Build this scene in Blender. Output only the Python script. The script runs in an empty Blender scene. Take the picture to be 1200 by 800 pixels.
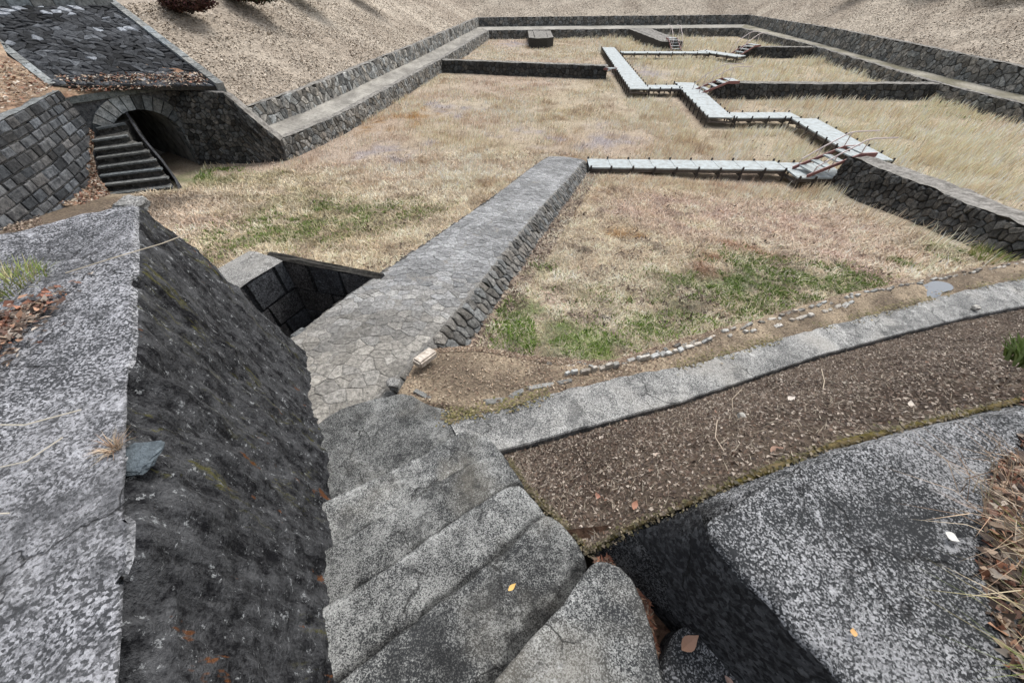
import bpy, bmesh, math, random
import numpy as np
from mathutils import Vector, noise
from mathutils.geometry import delaunay_2d_cdt
C = bpy.context.scene
COL = C.collection
# ------------------------------------------------------------------ camera, world, sun, exposure
cam_d = bpy.data.cameras.new('camera'); cam = bpy.data.objects.new('camera', cam_d); COL.objects.link(cam)
cam.location = (0, 0, 5.2); cam.rotation_euler = (math.radians(44.9), 0, 0)
cam_d.sensor_width = 36; cam_d.lens = 12.99; cam_d.clip_start = 0.02; cam_d.clip_end = 2000
C.camera = cam
w = bpy.data.worlds.new('World'); C.world = w; w.use_nodes = True
nt = w.node_tree; bg = nt.nodes['Background']
sky = nt.nodes.new('ShaderNodeTexSky'); sky.sky_type = 'NISHITA'; sky.sun_disc = False
SUN_EL, SUN_AZ = math.radians(56), math.radians(28)       # azimuth measured clockwise from +Y
sky.sun_elevation = SUN_EL; sky.sun_rotation = SUN_AZ
sky.air_density = 1.0; sky.dust_density = 4.0
hs = nt.nodes.new('ShaderNodeHueSaturation'); hs.inputs['Saturation'].default_value = 0.35   # overcast: nearly colourless
nt.links.new(sky.outputs[0], hs.inputs['Color']); nt.links.new(hs.outputs[0], bg.inputs[0])
bg.inputs[1].default_value = 0.15
sd = bpy.data.lights.new('sun', 'SUN'); sd.energy = 1.2; sd.angle = math.radians(30); sd.color = (1, .97, .93)
sun = bpy.data.objects.new('sun', sd); COL.objects.link(sun)
dv = Vector((math.sin(SUN_AZ)*math.cos(SUN_EL), math.cos(SUN_AZ)*math.cos(SUN_EL), math.sin(SUN_EL)))
sun.rotation_euler = dv.to_track_quat('Z', 'Y').to_euler(); sun.location = dv*30
C.view_settings.view_transform = 'Standard'; C.view_settings.look = 'None'
C.view_settings.exposure = 0.66; C.view_settings.gamma = 1
rng = np.random.default_rng(7); random.seed(7)
R = random.random
def U_(a, b): return a + (b-a)*R()

# ------------------------------------------------------------------ materials
class NT:
    def __init__(s, name, rough=.9, spec=.25):
        m = bpy.data.materials.new(name); m.use_nodes = True; s.m = m; s.t = m.node_tree
        s.b = s.t.nodes['Principled BSDF']; s.b.inputs['Roughness'].default_value = rough
        s.b.inputs['Specular IOR Level'].default_value = spec
        s.pos = s.n('ShaderNodeNewGeometry').outputs['Position']
    def n(s, k, **kw):
        x = s.t.nodes.new(k)
        for a, v in kw.items(): setattr(x, a, v)
        return x
    def put(s, sock, v):
        if isinstance(v, bpy.types.NodeSocket): s.t.links.new(v, sock)
        elif isinstance(v, tuple) and len(v) == 3 and sock.type == 'RGBA': sock.default_value = (*v, 1)
        else: sock.default_value = v
    def scaled(s, sc, rot=None):
        x = s.n('ShaderNodeMapping'); s.put(x.inputs['Vector'], s.pos)
        x.inputs['Scale'].default_value = sc if isinstance(sc, tuple) else (sc,)*3
        if rot: x.inputs['Rotation'].default_value = rot
        return x.outputs[0]
    def noise(s, sc, det=4, rough=.6, vec=None):
        x = s.n('ShaderNodeTexNoise'); s.put(x.inputs['Vector'], vec or s.scaled(sc))
        x.inputs['Scale'].default_value = 1; x.inputs['Detail'].default_value = det; x.inputs['Roughness'].default_value = rough
        return x.outputs['Fac']
    def vor(s, sc, feat='F1', out='Distance', vec=None):
        x = s.n('ShaderNodeTexVoronoi', feature=feat); s.put(x.inputs['Vector'], vec or s.scaled(sc)); x.inputs['Scale'].default_value = 1
        return x.outputs[out]
    def ramp(s, v, a, b, lo=0., hi=1.):
        x = s.n('ShaderNodeMapRange'); s.put(x.inputs['Value'], v)
        x.inputs['From Min'].default_value = a; x.inputs['From Max'].default_value = b
        x.inputs['To Min'].default_value = lo; x.inputs['To Max'].default_value = hi
        return x.outputs[0]
    def math(s, op, a, b=0.):
        x = s.n('ShaderNodeMath', operation=op); s.put(x.inputs[0], a); s.put(x.inputs[1], b); return x.outputs[0]
    def mix(s, f, a, b, mode='MIX'):
        x = s.n('ShaderNodeMix', data_type='RGBA', blend_type=mode)
        s.put(x.inputs['Factor'], f); s.put(x.inputs[6], a); s.put(x.inputs[7], b); return x.outputs[2]
    def attr(s, name='tone'):
        return s.n('ShaderNodeAttribute', attribute_name=name).outputs['Color']
    def bump(s, h, dist=.01, st=.7):
        x = s.n('ShaderNodeBump'); s.put(x.inputs['Height'], h); x.inputs['Distance'].default_value = dist; x.inputs['Strength'].default_value = st
        s.t.links.new(x.outputs[0], s.b.inputs['Normal'])
    def out(s, c):
        s.put(s.b.inputs['Base Color'], c); return s.m

def concrete(name, dark, light, grain=105, cover=.5, big=1.1, tint=(.16, .145, .12), soft=.1, bumpd=.006, contrast=.16, lich=.0, bw=.75, crk=2.2):
    k = NT(name, .93, .2)
    cell = k.vor(grain, out='Color'); sx = k.n('ShaderNodeSeparateColor'); k.put(sx.inputs[0], cell)
    fine = k.noise(grain*.9, 3, .7)
    blot = k.noise(big, 5, .62); blot2 = k.noise(big*5.3, 4, .6)
    v = k.math('ADD', k.math('MULTIPLY', sx.outputs[0], .45), k.math('MULTIPLY', fine, .8))
    v = k.math('ADD', v, k.math('MULTIPLY', k.math('SUBTRACT', blot, .5), bw))
    v = k.math('ADD', v, k.math('MULTIPLY', k.math('SUBTRACT', blot2, .5), bw*.5))
    f = k.ramp(v, 1.12-cover-contrast, 1.12-cover+contrast+soft)
    c = k.mix(f, dark, light)
    c = k.mix(k.ramp(k.noise(big*.8+.3, 3, .5), .5, .72, 0, .5), c, tint)
    if lich:
        c = k.mix(k.ramp(k.noise(grain*.16, 5, .75), .66, .70, 0, lich), c, (.5, .52, .5))
    # pale lichen blooms, dark damp stains, hairline cracks
    l1 = k.noise(big*9, 6, .78); l2 = k.noise(big*1.9+.7, 3, .5)
    c = k.mix(k.ramp(k.math('ADD', l1, k.math('MULTIPLY', l2, .5)), .86, .93, 0, .55), c, tuple(min(.6, q*1.35) for q in light))
    c = k.mix(k.ramp(k.math('ADD', k.noise(big*6.1, 6, .75), k.math('MULTIPLY', k.noise(big*1.3, 3, .5), .6)), .84, .94, 0, .6), c, tuple(q*.7 for q in dark))
    wp = k.n('ShaderNodeVectorMath', operation='ADD'); k.put(wp.inputs[0], k.scaled(crk)); nz_ = k.n('ShaderNodeTexNoise'); k.put(nz_.inputs['Vector'], k.scaled(crk*2.5)); nz_.inputs['Scale'].default_value = 1; nz_.inputs['Detail'].default_value = 5
    sc_ = k.n('ShaderNodeVectorMath', operation='SCALE'); k.put(sc_.inputs[0], nz_.outputs['Color']); sc_.inputs['Scale'].default_value = .55; k.put(wp.inputs[1], sc_.outputs[0])
    ce = k.vor(1, 'DISTANCE_TO_EDGE', vec=wp.outputs[0])
    cm = k.math('MULTIPLY', k.ramp(ce, .0, .012*crk/2, 1, 0), k.ramp(k.noise(big*1.1+.4, 2, .5), .5, .56, 0, .85))
    c = k.mix(cm, c, (.015, .015, .015))
    c = k.mix(1, c, k.attr(), 'MULTIPLY')
    k.bump(k.math('ADD', k.math('MULTIPLY', sx.outputs[1], .5), k.math('SUBTRACT', k.math('MULTIPLY', fine, .8), k.math('MULTIPLY', cm, 1.5))), bumpd, .75)
    return k.out(c)

M = {}
M['wash'] = concrete('washed_concrete', (.045, .047, .05), (.40, .405, .42), 150, .47, 1.6, (.13, .13, .13), bw=.7, contrast=.13)
M['wash_block'] = concrete('washed_concrete_block', (.03, .032, .034), (.40, .405, .415), 190, .45, 1.5, (.08, .082, .085), bw=.9, contrast=.12)
M['step'] = concrete('step_concrete', (.030, .032, .034), (.29, .30, .295), 240, .49, 2.6, (.17, .16, .135), .1, .003, .15, bw=1.0)
M['stain'] = concrete('blackened_concrete', (.013, .013, .014), (.10, .103, .107), 70, .42, 2.2, (.035, .036, .04), .2, .012, .22)
M['strip'] = concrete('path_concrete', (.07, .072, .072), (.40, .40, .385), 170, .53, 1.5, (.2, .185, .16), .12, .003, bw=.8)
M['pale'] = concrete('pale_concrete', (.10, .10, .095), (.38, .375, .36), 120, .55, 1.5, (.25, .24, .21), .15, .004)
def stained_face():
    k = NT('black_streaked_wall', .95, .18)
    st = k.noise(1, 6, .7, k.scaled((9, 9, 1.6))); st2 = k.noise(1, 5, .7, k.scaled((34, 34, 5)))
    fine = k.noise(95, 3, .7); mid = k.noise(14, 6, .72)
    v = k.math('ADD', k.math('MULTIPLY', st, .9), k.math('MULTIPLY', mid, .9)); v = k.math('ADD', v, k.math('MULTIPLY', st2, .5))
    v = k.math('ADD', v, k.math('MULTIPLY', fine, .45))
    c = k.mix(k.ramp(v, 1.22, 1.6), (.007, .0073, .009), (.10, .103, .108))
    c = k.mix(k.ramp(k.math('ADD', k.noise(26, 5, .78), k.math('MULTIPLY', st2, .22)), .71, .76, 0, .6), c, (.42, .44, .45))      # pale lichen crusts
    c = k.mix(k.math('MULTIPLY', k.ramp(k.noise(1, 5, .75, k.scaled((19, 19, 1.7))), .56, .64, 0, .7), k.ramp(k.noise(1, 2, .5, k.scaled((2.6, 2.6, .7))), .5, .58)), c, (.10, .095, .022))       # moss in the runs
    c = k.mix(k.ramp(k.noise(1, 4, .7, k.scaled((7, 8, 1.9), None)), .66, .69, 0, .8), c, (.16, .06, .018))      # rust runs
    k.bump(k.math('ADD', k.math('MULTIPLY', st2, 1.0), k.math('ADD', fine, mid)), .02, .85)
    return k.out(c)
M['face'] = stained_face()
def stone(name, lo, hi, lichc=(.42, .43, .41), lich=.6, sc=14., thr=.62):
    k = NT(name, .92, .2)
    a = k.noise(sc, 6, .7); b = k.noise(sc*5, 3, .7)
    c = k.mix(k.ramp(k.math('ADD', a, k.math('MULTIPLY', b, .5)), .6, .92), lo, hi)
    c = k.mix(k.ramp(k.noise(sc*1.7, 5, .75), thr, thr+.05, 0, lich), c, lichc)
    c = k.mix(1, c, k.attr(), 'MULTIPLY')
    k.bump(k.math('ADD', a, b), .015, .8)
    return k.out(c)
M['stone'] = stone('dark_rubble_stone', (.03, .03, .029), (.14, .138, .13))
M['stone_far'] = stone('grey_rubble_stone', (.05, .05, .047), (.27, .262, .24), (.46, .45, .42), .7, 7., .58)
M['stone_block'] = stone('squared_wall_stone', (.035, .038, .042), (.17, .175, .18), (.33, .35, .35), .5, 8.)
M['paving'] = stone('walkway_stone', (.14, .14, .135), (.46, .455, .44), (.6, .59, .57), .5, 26., .56)
M['vouss'] = stone('arch_stone', (.1, .11, .11), (.34, .36, .36), (.5, .53, .52), .5, 9.)
M['joint'] = stone('dark_joint_mortar', (.02, .019, .017), (.07, .066, .058), (.1, .1, .08), .3, 20.)
M['pjoint'] = stone('walkway_mortar', (.11, .107, .098), (.33, .32, .30), (.3, .3, .26), .3, 30.)
M['walltop'] = stone('wall_top_mortar', (.09, .085, .075), (.32, .305, .28), (.42, .42, .4), .5, 5.)
M['kerb'] = stone('pale_kerb_stone', (.3, .29, .26), (.6, .58, .54), (.65, .63, .6), .4, 30.)
def ground(name, sc=26., lo=.45, hi=1.7, bd=.03, extra=None, es=.5):
    k = NT(name, .97, .1)
    a = k.noise(sc, 6, .75); b = k.noise(sc*.17, 5, .65); v = k.vor(sc*1.3, out='Color')
    sx = k.n('ShaderNodeSeparateColor'); k.put(sx.inputs[0], v)
    f = k.math('ADD', k.math('MULTIPLY', a, .75), k.math('ADD', k.math('MULTIPLY', sx.outputs[0], .3), k.math('MULTIPLY', b, .35)))
    g = k.ramp(f, .42, .95, lo, hi)
    cmb = k.n('ShaderNodeCombineColor'); [k.put(cmb.inputs[i], g) for i in range(3)]
    c = k.mix(1, k.attr(), cmb.outputs[0], 'MULTIPLY')
    if extra: c = k.mix(k.ramp(k.noise(sc*.6, 5, .7), es, es+.12, 0, .8), c, extra)
    k.bump(f, bd, .8)
    return k.out(c)
M['floor'] = ground('dry_grass_mat', 22.)
M['soil'] = ground('dark_soil', 60., .35, 1.8, .012)
M['litter'] = ground('leaf_covered_slope', 7., .55, 1.6, .05)
M['path'] = ground('terrace_dirt', 9., .7, 1.3, .02)
def leafm(name='leaf', rough=.75, tr=.0):
    k = NT(name, rough, .2); return k.out(k.attr())
M['blade'] = leafm('dry_blade'); M['leaf'] = leafm('dead_leaf', .6)
def plain(name, c, rough=.6, metal=0., sc=8., amt=.25):
    k = NT(name, rough, .4); k.b.inputs['Metallic'].default_value = metal
    g = k.ramp(k.noise(sc, 5, .65), .3, .7, 1-amt, 1+amt)
    cmb = k.n('ShaderNodeCombineColor'); [k.put(cmb.inputs[i], g) for i in range(3)]
    k.bump(k.noise(sc*6, 3, .6), .002, .4)
    return k.out(k.mix(1, c, cmb.outputs[0], 'MULTIPLY'))
M['deck'] = plain('pale_grey_deck_board', (.33, .375, .385), .6, 0, 4.5, .3)
k = NT('weathered_deck_board', .65, .3); n1 = k.noise(5, 6, .75); n2 = k.noise(28, 4, .7)
M['deck'] = k.out(k.mix(k.ramp(k.math('ADD', n1, k.math('MULTIPLY', n2, .4)), .62, .85, 0, .8), (.37, .415, .425), (.20, .205, .19)))
M['post'] = plain('dark_timber_post', (.045, .038, .034), .8, 0, 20., .4)
M['beam'] = plain('weathered_joist', (.10, .085, .075), .8, 0, 12., .4)
M['red'] = plain('rusty_red_steel', (.22, .10, .09), .65, 0, 15., .3)
M['rail'] = plain('galvanised_pink_rail', (.58, .50, .48), .45, .2, 15., .2)
M['moss'] = ground('moss_ridge', 45., .4, 1.7, .02)
k = NT('standing_water', .03, .9); M['water'] = k.out((.10, .115, .13))
k = NT('drainpipe_face', .7); M['clay'] = k.out(k.mix(k.ramp(k.noise(30, 4), .35, .7), (.33, .28, .23), (.62, .57, .5)))
k = NT('soffit_render', .9); M['soffit'] = k.out(k.mix(k.ramp(k.noise(3, 6, .7), .35, .7), (.10, .10, .095), (.42, .42, .40)))

# ------------------------------------------------------------------ object helpers
def thing(name, label, cat, loc=(0, 0, 0), group=None):
    o = bpy.data.objects.new(name, None); COL.objects.link(o); o.location = loc; o.empty_display_size = .1
    o['label'] = label; o['category'] = cat
    if group: o['group'] = group
    return o
def tag(o, label=None, cat=None, group=None, kind=None):
    for kk, v in (('label', label), ('category', cat), ('group', group), ('kind', kind)):
        if v: o[kk] = v
    return o
def mk(name, verts, faces, mat, parent=None, tone=None, midx=None, smooth=False, recenter=True):
    V = np.asarray(verts, dtype=np.float32).reshape(-1, 3)
    if parent is not None: org = np.array(parent.location, dtype=np.float32)
    elif recenter: org = np.array([V[:, 0].mean(), V[:, 1].mean(), V[:, 2].min()], dtype=np.float32)
    else: org = np.zeros(3, np.float32)
    me = bpy.data.meshes.new(name)
    if isinstance(faces, np.ndarray):
        n, kx = faces.shape
        me.vertices.add(len(V)); me.vertices.foreach_set('co', (V-org).ravel())
        me.loops.add(n*kx); me.loops.foreach_set('vertex_index', faces.astype(np.int32).ravel())
        me.polygons.add(n); me.polygons.foreach_set('loop_start', np.arange(0, n*kx, kx, dtype=np.int32))
        me.update(calc_edges=True)
    else:
        me.from_pydata([tuple(v) for v in (V-org)], [], faces)
    for m in (mat if isinstance(mat, (list, tuple)) else [mat]): me.materials.append(m)
    if midx is not None: me.polygons.foreach_set('material_index', np.asarray(midx, dtype=np.int32))
    at = me.color_attributes.new('tone', 'FLOAT_COLOR', 'POINT')
    cc = np.ones((len(V), 4), np.float32)
    if tone is not None: cc[:, :3] = np.asarray(tone, dtype=np.float32)
    at.data.foreach_set('color', cc.ravel())
    if smooth: me.polygons.foreach_set('use_smooth', np.ones(len(me.polygons), bool))
    me.update()
    o = bpy.data.objects.new(name, me); COL.objects.link(o)
    if parent is not None: o.parent = parent
    else: o.location = org.tolist()
    return o
def bm_box(V, F, a, b, wd, ht, zoff=0.):
    """bar from point a to b (top centre line), width wd, height ht downwards"""
    a, b = Vector(a), Vector(b); d = (b-a).normalized()
    s = Vector((-d.y, d.x, 0)); s = s.normalized() if s.length > 1e-6 else Vector((1, 0, 0)); u = s.cross(d)*-1
    if u.z < 0: u = -u
    if abs(d.z) > .99: s = Vector((1, 0, 0)); u = Vector((0, 1, 0))
    i = len(V)
    for p in (a, b):
        for sx, uz in ((-.5, 0), (.5, 0), (.5, -1), (-.5, -1)):
            V.append(tuple(p + s*sx*wd + u*(uz*ht+zoff)))
    F += [(i, i+1, i+2, i+3), (i+7, i+6, i+5, i+4), (i, i+4, i+5, i+1), (i+1, i+5, i+6, i+2), (i+2, i+6, i+7, i+3), (i+3, i+7, i+4, i)]
def tube(V, F, pts, r, n=6):
    pts = [Vector(p) for p in pts]; base = len(V)
    for j, p in enumerate(pts):
        d = (pts[min(j+1, len(pts)-1)]-pts[max(j-1, 0)]).normalized()
        a = d.cross(Vector((.3, .2, 1))).normalized(); b = d.cross(a)
        rr = r[j] if isinstance(r, (list, tuple)) else r
        for q in range(n):
            t = 2*math.pi*q/n; V.append(tuple(p + a*math.cos(t)*rr + b*math.sin(t)*rr))
    for j in range(len(pts)-1):
        for q in range(n):
            F.append((base+j*n+q, base+j*n+(q+1) % n, base+(j+1)*n+(q+1) % n, base+(j+1)*n+q))
    F.append(tuple(base+q for q in range(n))[::-1]); F.append(tuple(base+(len(pts)-1)*n+q for q in range(n)))
def nz(x, y, z=0., s=1., o=4):
    return noise.fractal(Vector((x*s, y*s, z*s+3.7)), 1., 2.1, o)

# numpy value noise for ground colours
_tab = rng.random((256, 256))
def vn(x, y, s, oct=3):
    r = 0.; amp = 1.; tot = 0.
    x = np.asarray(x, float)*s; y = np.asarray(y, float)*s
    for o in range(oct):
        xi = np.floor(x).astype(int); yi = np.floor(y).astype(int); fx = x-xi; fy = y-yi
        fx = fx*fx*(3-2*fx); fy = fy*fy*(3-2*fy)
        g = lambda a, b: _tab[(a+o*37) % 256, (b+o*91) % 256]
        v = (g(xi, yi)*(1-fx)+g(xi+1, yi)*fx)*(1-fy)+(g(xi, yi+1)*(1-fx)+g(xi+1, yi+1)*fx)*fy
        r = r+v*amp; tot += amp; amp *= .55; x = x*2.03+11.3; y = y*2.03+5.7
    return r/tot
def zf(x, y):
    x = np.asarray(x, float); y = np.asarray(y, float)
    t = np.clip((x-4)/5., 0, 1); t = t*t*(3-2*t); t = 14-2*t-y
    return .095*(t+np.sqrt(t*t+1.))
def zfn(x, y):                     # with lumps
    return zf(x, y) + .07*(vn(x, y, 1.1)-.5) + .05*(vn(x, y, 4.)-.5)

PATCH = [('vivid', -.03, 3.82, .3), ('vivid', .05, 3.2, .42), ('vivid', .5, 3.0, .42), ('vivid', .35, 5.12, .3), ('vivid', 1.03, 3.1, .35), ('vivid', 1.72, 3.39, .3), ('vivid', -.2, 4.5, .3), ('vivid', .15, 3.5, .35), ('vivid', .35, 3.0, .35), ('dgreen', 5.6, 5.0, .6), ('dgreen', 3.6, 4.6, .8), ('olive', -6.5, 10.8, 1.3), ('olive', -8, 13, 1.), ('dgreen', -10, 12.3, 1.), ('olive', -4.8, 8.6, 1.2),
 ('vivid', 9.3, 6.4, .45), ('vivid', 10.3, 8.6, .3), ('dgreen', 4.2, 4.7, 1.0), ('dgreen', 3.0, 4.18, .7), ('dgreen', 5.0, 4.5, .6), ('dgreen', 2.3, 3.7, .5), ('rust', 3.4, 5.3, .5), ('rust', 4.3, 5.9, .5),
 ('orange', 9.1, 12.1, .6), ('orange', -6.56, 19.2, 1.1), ('orange', -5.6, 21.4, .8), ('purple', -5.16, 15.9, 1.3), ('purple', -3.4, 22.7, 1.1), ('purple', .39, 18.5, .9),
 ('purple', 4.1, 17.7, 1.3), ('purple', 0., 47, 1.5), ('olive', -4.1, 7.5, 1.3), ('olive', -6, 9.2, 1.2), ('olive', -5.3, 6.7, 1.2), ('dgreen', -10.9, 13.1, 1.1), ('olive', -2.7, 8.5, 1.), ('olive', -9, 12, 1.2),
 ('dark', 1.13, 6.2, .35), ('dark', 2.37, 8.5, .4), ('soil', .1, 2.7, .5), ('pink', 4.1, 8.5, 1.8), ('pink', 6.75, 7.8, 1.7), ('pink', 6.15, 5.8, .9), ('pink', 7.8, 9.5, 1.4), ('purple', 9.85, 32.5, 1.6),
 ('olive', 1.3, 4.3, .6), ('olive', 2.6, 5.0, .5), ('vivid', 22.5, 22, 1.2), ('vivid', 7.6, 6., .25), ('orange', 2.2, 6.9, .35), ('dark', 2.7, 6.3, .3)]
PC = dict(vivid=(.12, .215, .03), dgreen=(.10, .16, .045), rust=(.25, .125, .07), orange=(.42, .25, .10), purple=(.46, .42, .44), olive=(.25, .235, .115),
          dark=(.11, .085, .065), soil=(.16, .125, .095), pink=(.56, .42, .345))
def floor_col(x, y):
    x = np.asarray(x, float); y = np.asarray(y, float)
    a = vn(x, y, .35, 4)[..., None]; b = vn(x+50, y, 1.3, 3)[..., None]; c3 = vn(x, y+70, .16, 3)[..., None]
    straw = np.array([.60, .49, .335]); pale = np.array([.72, .63, .50]); brown = np.array([.30, .22, .145]); pinkc = np.array([.60, .45, .37])
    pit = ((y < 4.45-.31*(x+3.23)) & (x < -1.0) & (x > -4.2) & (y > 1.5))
    c = straw*(1-a)+pale*a
    wb = np.clip((b-.52)*4, 0, 1)*.65; c = c*(1-wb)+brown*wb
    wp = np.clip((c3-.47)*4, 0, 1)*.5; c = c*(1-wp)+pinkc*wp
    fq = .25+np.clip(y, 2, 25)*.14; px = x + (vn(x, y, 1.1)-.5)*fq*1.6; py = y + (vn(x+9, y, 1.1)-.5)*fq*1.6
    for nme, cx, cy, r in PATCH:
        d = np.hypot(px-cx, (py-cy))/r
        wq = np.clip(1.45-d, 0, 1)[..., None]*{'olive': .6, 'vivid': .5, 'dgreen': .5}.get(nme, .85)*np.clip((vn(x+cx, y, 2.6 if cy < 9 else 1.9)-.33)*4, .08, 1)[..., None]
        c = c*(1-wq)+np.array(PC[nme])*wq
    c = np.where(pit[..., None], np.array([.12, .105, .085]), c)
    yell = (np.clip((x-9)/4, 0, 1)*np.clip((y-8)/5, 0, 1))[..., None]*.55
    c = c*(1-yell)+np.array([.68, .58, .41])*yell
    dk = (np.clip((-7.5-x)/1.5, 0, 1)*np.clip((10.8-y)/1., 0, 1))[..., None]*.85
    return c*(1-dk)+np.array([.17, .13, .10])*dk

def grid_surf(name, xs, ys, fz, fc, mat, **kw):
    X, Y = np.meshgrid(xs, ys); Z = fz(X, Y); nx, ny = len(xs), len(ys)
    V = np.stack([X, Y, Z], -1).reshape(-1, 3)
    i = (np.arange(ny-1)[:, None]*nx+np.arange(nx-1)[None, :]).ravel()
    F = np.stack([i, i+1, i+nx+1, i+nx], 1)
    return mk(name, V, F, mat, tone=fc(X, Y).reshape(-1, 3), smooth=True, **kw)

# ------------------------------------------------------------------ the ground of the basins
xs = np.concatenate([np.arange(-14, -3, .2), np.arange(-3, 10, .08), np.arange(10, 34.01, .35)])
ys = np.concatenate([np.arange(-.4, 12, .08), np.arange(12, 25, .2), np.arange(25, 56.1, .5)])
def floor_z(x, y): return zfn(x, y) - 1.3*np.clip((.9-y)/1., 0, 1) - 1.1*np.clip((4.85-.31*(x+3.23)-y)/.25, 0, 1)*np.clip((x+3.9)/.3, 0, 1)*np.clip((-1.15-x)/.3, 0, 1)*np.clip((y-2.2)/.3, 0, 1)
o = grid_surf('basin_ground', xs, ys, floor_z, lambda x, y: floor_col(x, y)*.5, M['floor']); tag(o, kind='structure')

def loft(name, rows, mat, colf, n=40, m=8, amp=.05, sc=1., kind='structure', **kw):
    """surface through polylines (rows of 3D points, same count), resampled n along, m between rows"""
    def res(pl, n):
        pl = np.array(pl, float); seg = np.linalg.norm(np.diff(pl, axis=0), axis=1); t = np.r_[0, np.cumsum(seg)]; t /= t[-1]
        q = np.linspace(0, 1, n); return np.stack([np.interp(q, t, pl[:, i]) for i in range(3)], 1)
    RR = [res(r, n) for r in rows]; G = []
    for a, b in zip(RR[:-1], RR[1:]):
        for j in range(m): G.append(a+(b-a)*(j/m))
    G.append(RR[-1]); G = np.array(G)
    G[..., 2] += amp*(vn(G[..., 0], G[..., 1], sc, 4)-.5)*2
    h, w_ = G.shape[:2]; i = (np.arange(h-1)[:, None]*w_+np.arange(w_-1)[None, :]).ravel()
    F = np.stack([i, i+1, i+w_+1, i+w_], 1)
    o = mk(name, G.reshape(-1, 3), F, mat, tone=colf(G[..., 0], G[..., 1]).reshape(-1, 3), smooth=True, **kw)
    if kind: o['kind'] = kind
    return o, G
def two(a, b, s=.8, off=0, k=3):
    a, b = np.array(a), np.array(b)
    def f(x, y):
        t = np.clip((vn(x+off, y, s, 4)-.5)*k+.5, 0, 1)[..., None]; return a*(1-t)+b*t
    return f
litterc = two((.27, .23, .185), (.37, .325, .265), .5)
# terrace path between inner and outer walls
inL = [(-8.75, 14.95, .70), (-7.6, 18.47, .70), (-5.1, 32.76, .70), (-2.5, 50.8, .70), (25.2, 53.3, .70), (25.4, 40, .70), (24.0, 25.1, .70), (24.3, 20.2, .70), (24.7, 12, .70), (25, 2, .70)]
ouL = [(-10.4, 15.6, .74), (-9.3, 19.4, .74), (-6.9, 33.2, .74), (-3.8, 54.4, .74), (27.6, 57.2, .74), (26.7, 40, .74), (25.9, 30, .74), (26.1, 22, .74), (26.5, 12, .74), (27, 2, .74)]
tp, _ = loft('terrace_path', [[inL[i] for i in (0, 1, 2, 3)], [ouL[i] for i in (0, 1, 2, 3)]], M['path'], two((.20, .19, .17), (.34, .325, .29), 1.6), 80, 6, .03, 1.)
loft('terrace_path', [inL[3:5], ouL[3:5]], M['path'], two((.26, .25, .22), (.36, .345, .31), .7), 60, 4, .03, 1.)
loft('terrace_path', [inL[4:], ouL[4:]], M['path'], two((.16, .15, .11), (.34, .32, .27), .9), 90, 6, .04, 1.)
# banks above the outer wall, and the land beyond
b0 = [(-10.3, 15.75, 1.45), (-9.45, 19.5, 1.45), (-7.05, 33.2, 1.45), (-3.95, 54.6, 1.45), (12, 55.9, 1.45), (27.7, 57.4, 1.5), (26.85, 40, 1.75), (26.1, 30, 1.8), (26.3, 22, 1.65), (26.7, 12, 1.6), (27.2, 2, 1.6)]
b1 = [(-15.7, 19.8, 4.2), (-14.6, 24, 4.3), (-12.4, 36, 4.4), (-10, 62, 4.6), (12, 64.5, 5.2), (34, 64, 4.8), (33, 41, 4.5), (32.5, 31, 4.5), (32.5, 22, 4.5), (33, 12, 4.5), (33.5, 2, 4.5)]
b2 = [(-40, 45, 5.5), (-40, 55, 5.5), (-38, 70, 5.6), (-30, 90, 6.), (12, 95, 6.5), (60, 95, 6.), (70, 50, 5.6), (70, 35, 5.6), (70, 22, 5.6), (70, 12, 5.6), (70, 0, 5.6)]
_, BANK = loft('leafy_bank', [b0, b1], M['litter'], litterc, 260, 26, .08, .9)
loft('hillside', [b1, b2, [(x*6, y*6, 6.) for x, y, z in b2]], M['litter'], litterc, 120, 8, .2, .3)
# land on the left and near side
loft('hillside', [[(-13.4, 13.0, 2.9), (-12.9, 12.5, 2.72), (-11.85, 9.5, 2.72), (-10.6, 6.2, 2.72)], [(-14.6, 13.4, 3.45), (-14.8, 12.5, 3.5), (-14.6, 8.8, 3.6), (-14, 5, 3.8)],
     [(-17, 16, 4.6), (-19, 14, 4.6), (-19, 8, 4.6), (-18, 3, 4.6)], [(-240, 280, 6), (-300, 150, 6), (-300, 0, 6), (-300, -100, 6)]], M['litter'], two((.22, .15, .105), (.36, .28, .2), 1.2), 60, 12, .05, 1.6)
nl = [(-.5, -1.6, 4.1), (-1.2, -.35, 4.15), (-1.80, .52, 4.18), (-1.95, .84, 4.18), (-2.16, 1.14, 4.18), (-2.55, 1.45, 4.12), (-2.95, 1.8, 4.0)]
loft('near_verge', [nl, [(-2.5, -2.2, 4.2), (-2.8, -.8, 4.22), (-3.1, .3, 4.27), (-3.2, .8, 4.27), (-3.4, 1.1, 4.24), (-3.6, 1.3, 4.1), (-3.9, 1.5, 3.9)],
     [(-9, -6, 4.4), (-10, -3, 4.4), (-10.5, 0, 4.3), (-10.5, 1, 4.2), (-10.5, 2, 4.1), (-10.6, 3, 3.9), (-10.6, 4.5, 3.2)]], M['soil'], two((.11, .075, .05), (.23, .17, .12), 3.), 160, 40, .035, 9.)
loft('near_slope', [[(-2.9, 1.8, 4.0), (-3.9, 1.5, 3.9), (-10.6, 4.5, 3.2)], [(-3.2, 2.5, 2.2), (-4.2, 2.9, 2.1), (-10.6, 6.4, 1.4)]], M['soil'], two((.11, .085, .06), (.2, .16, .12), 2.), 30, 8, .03, 2.)
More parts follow.
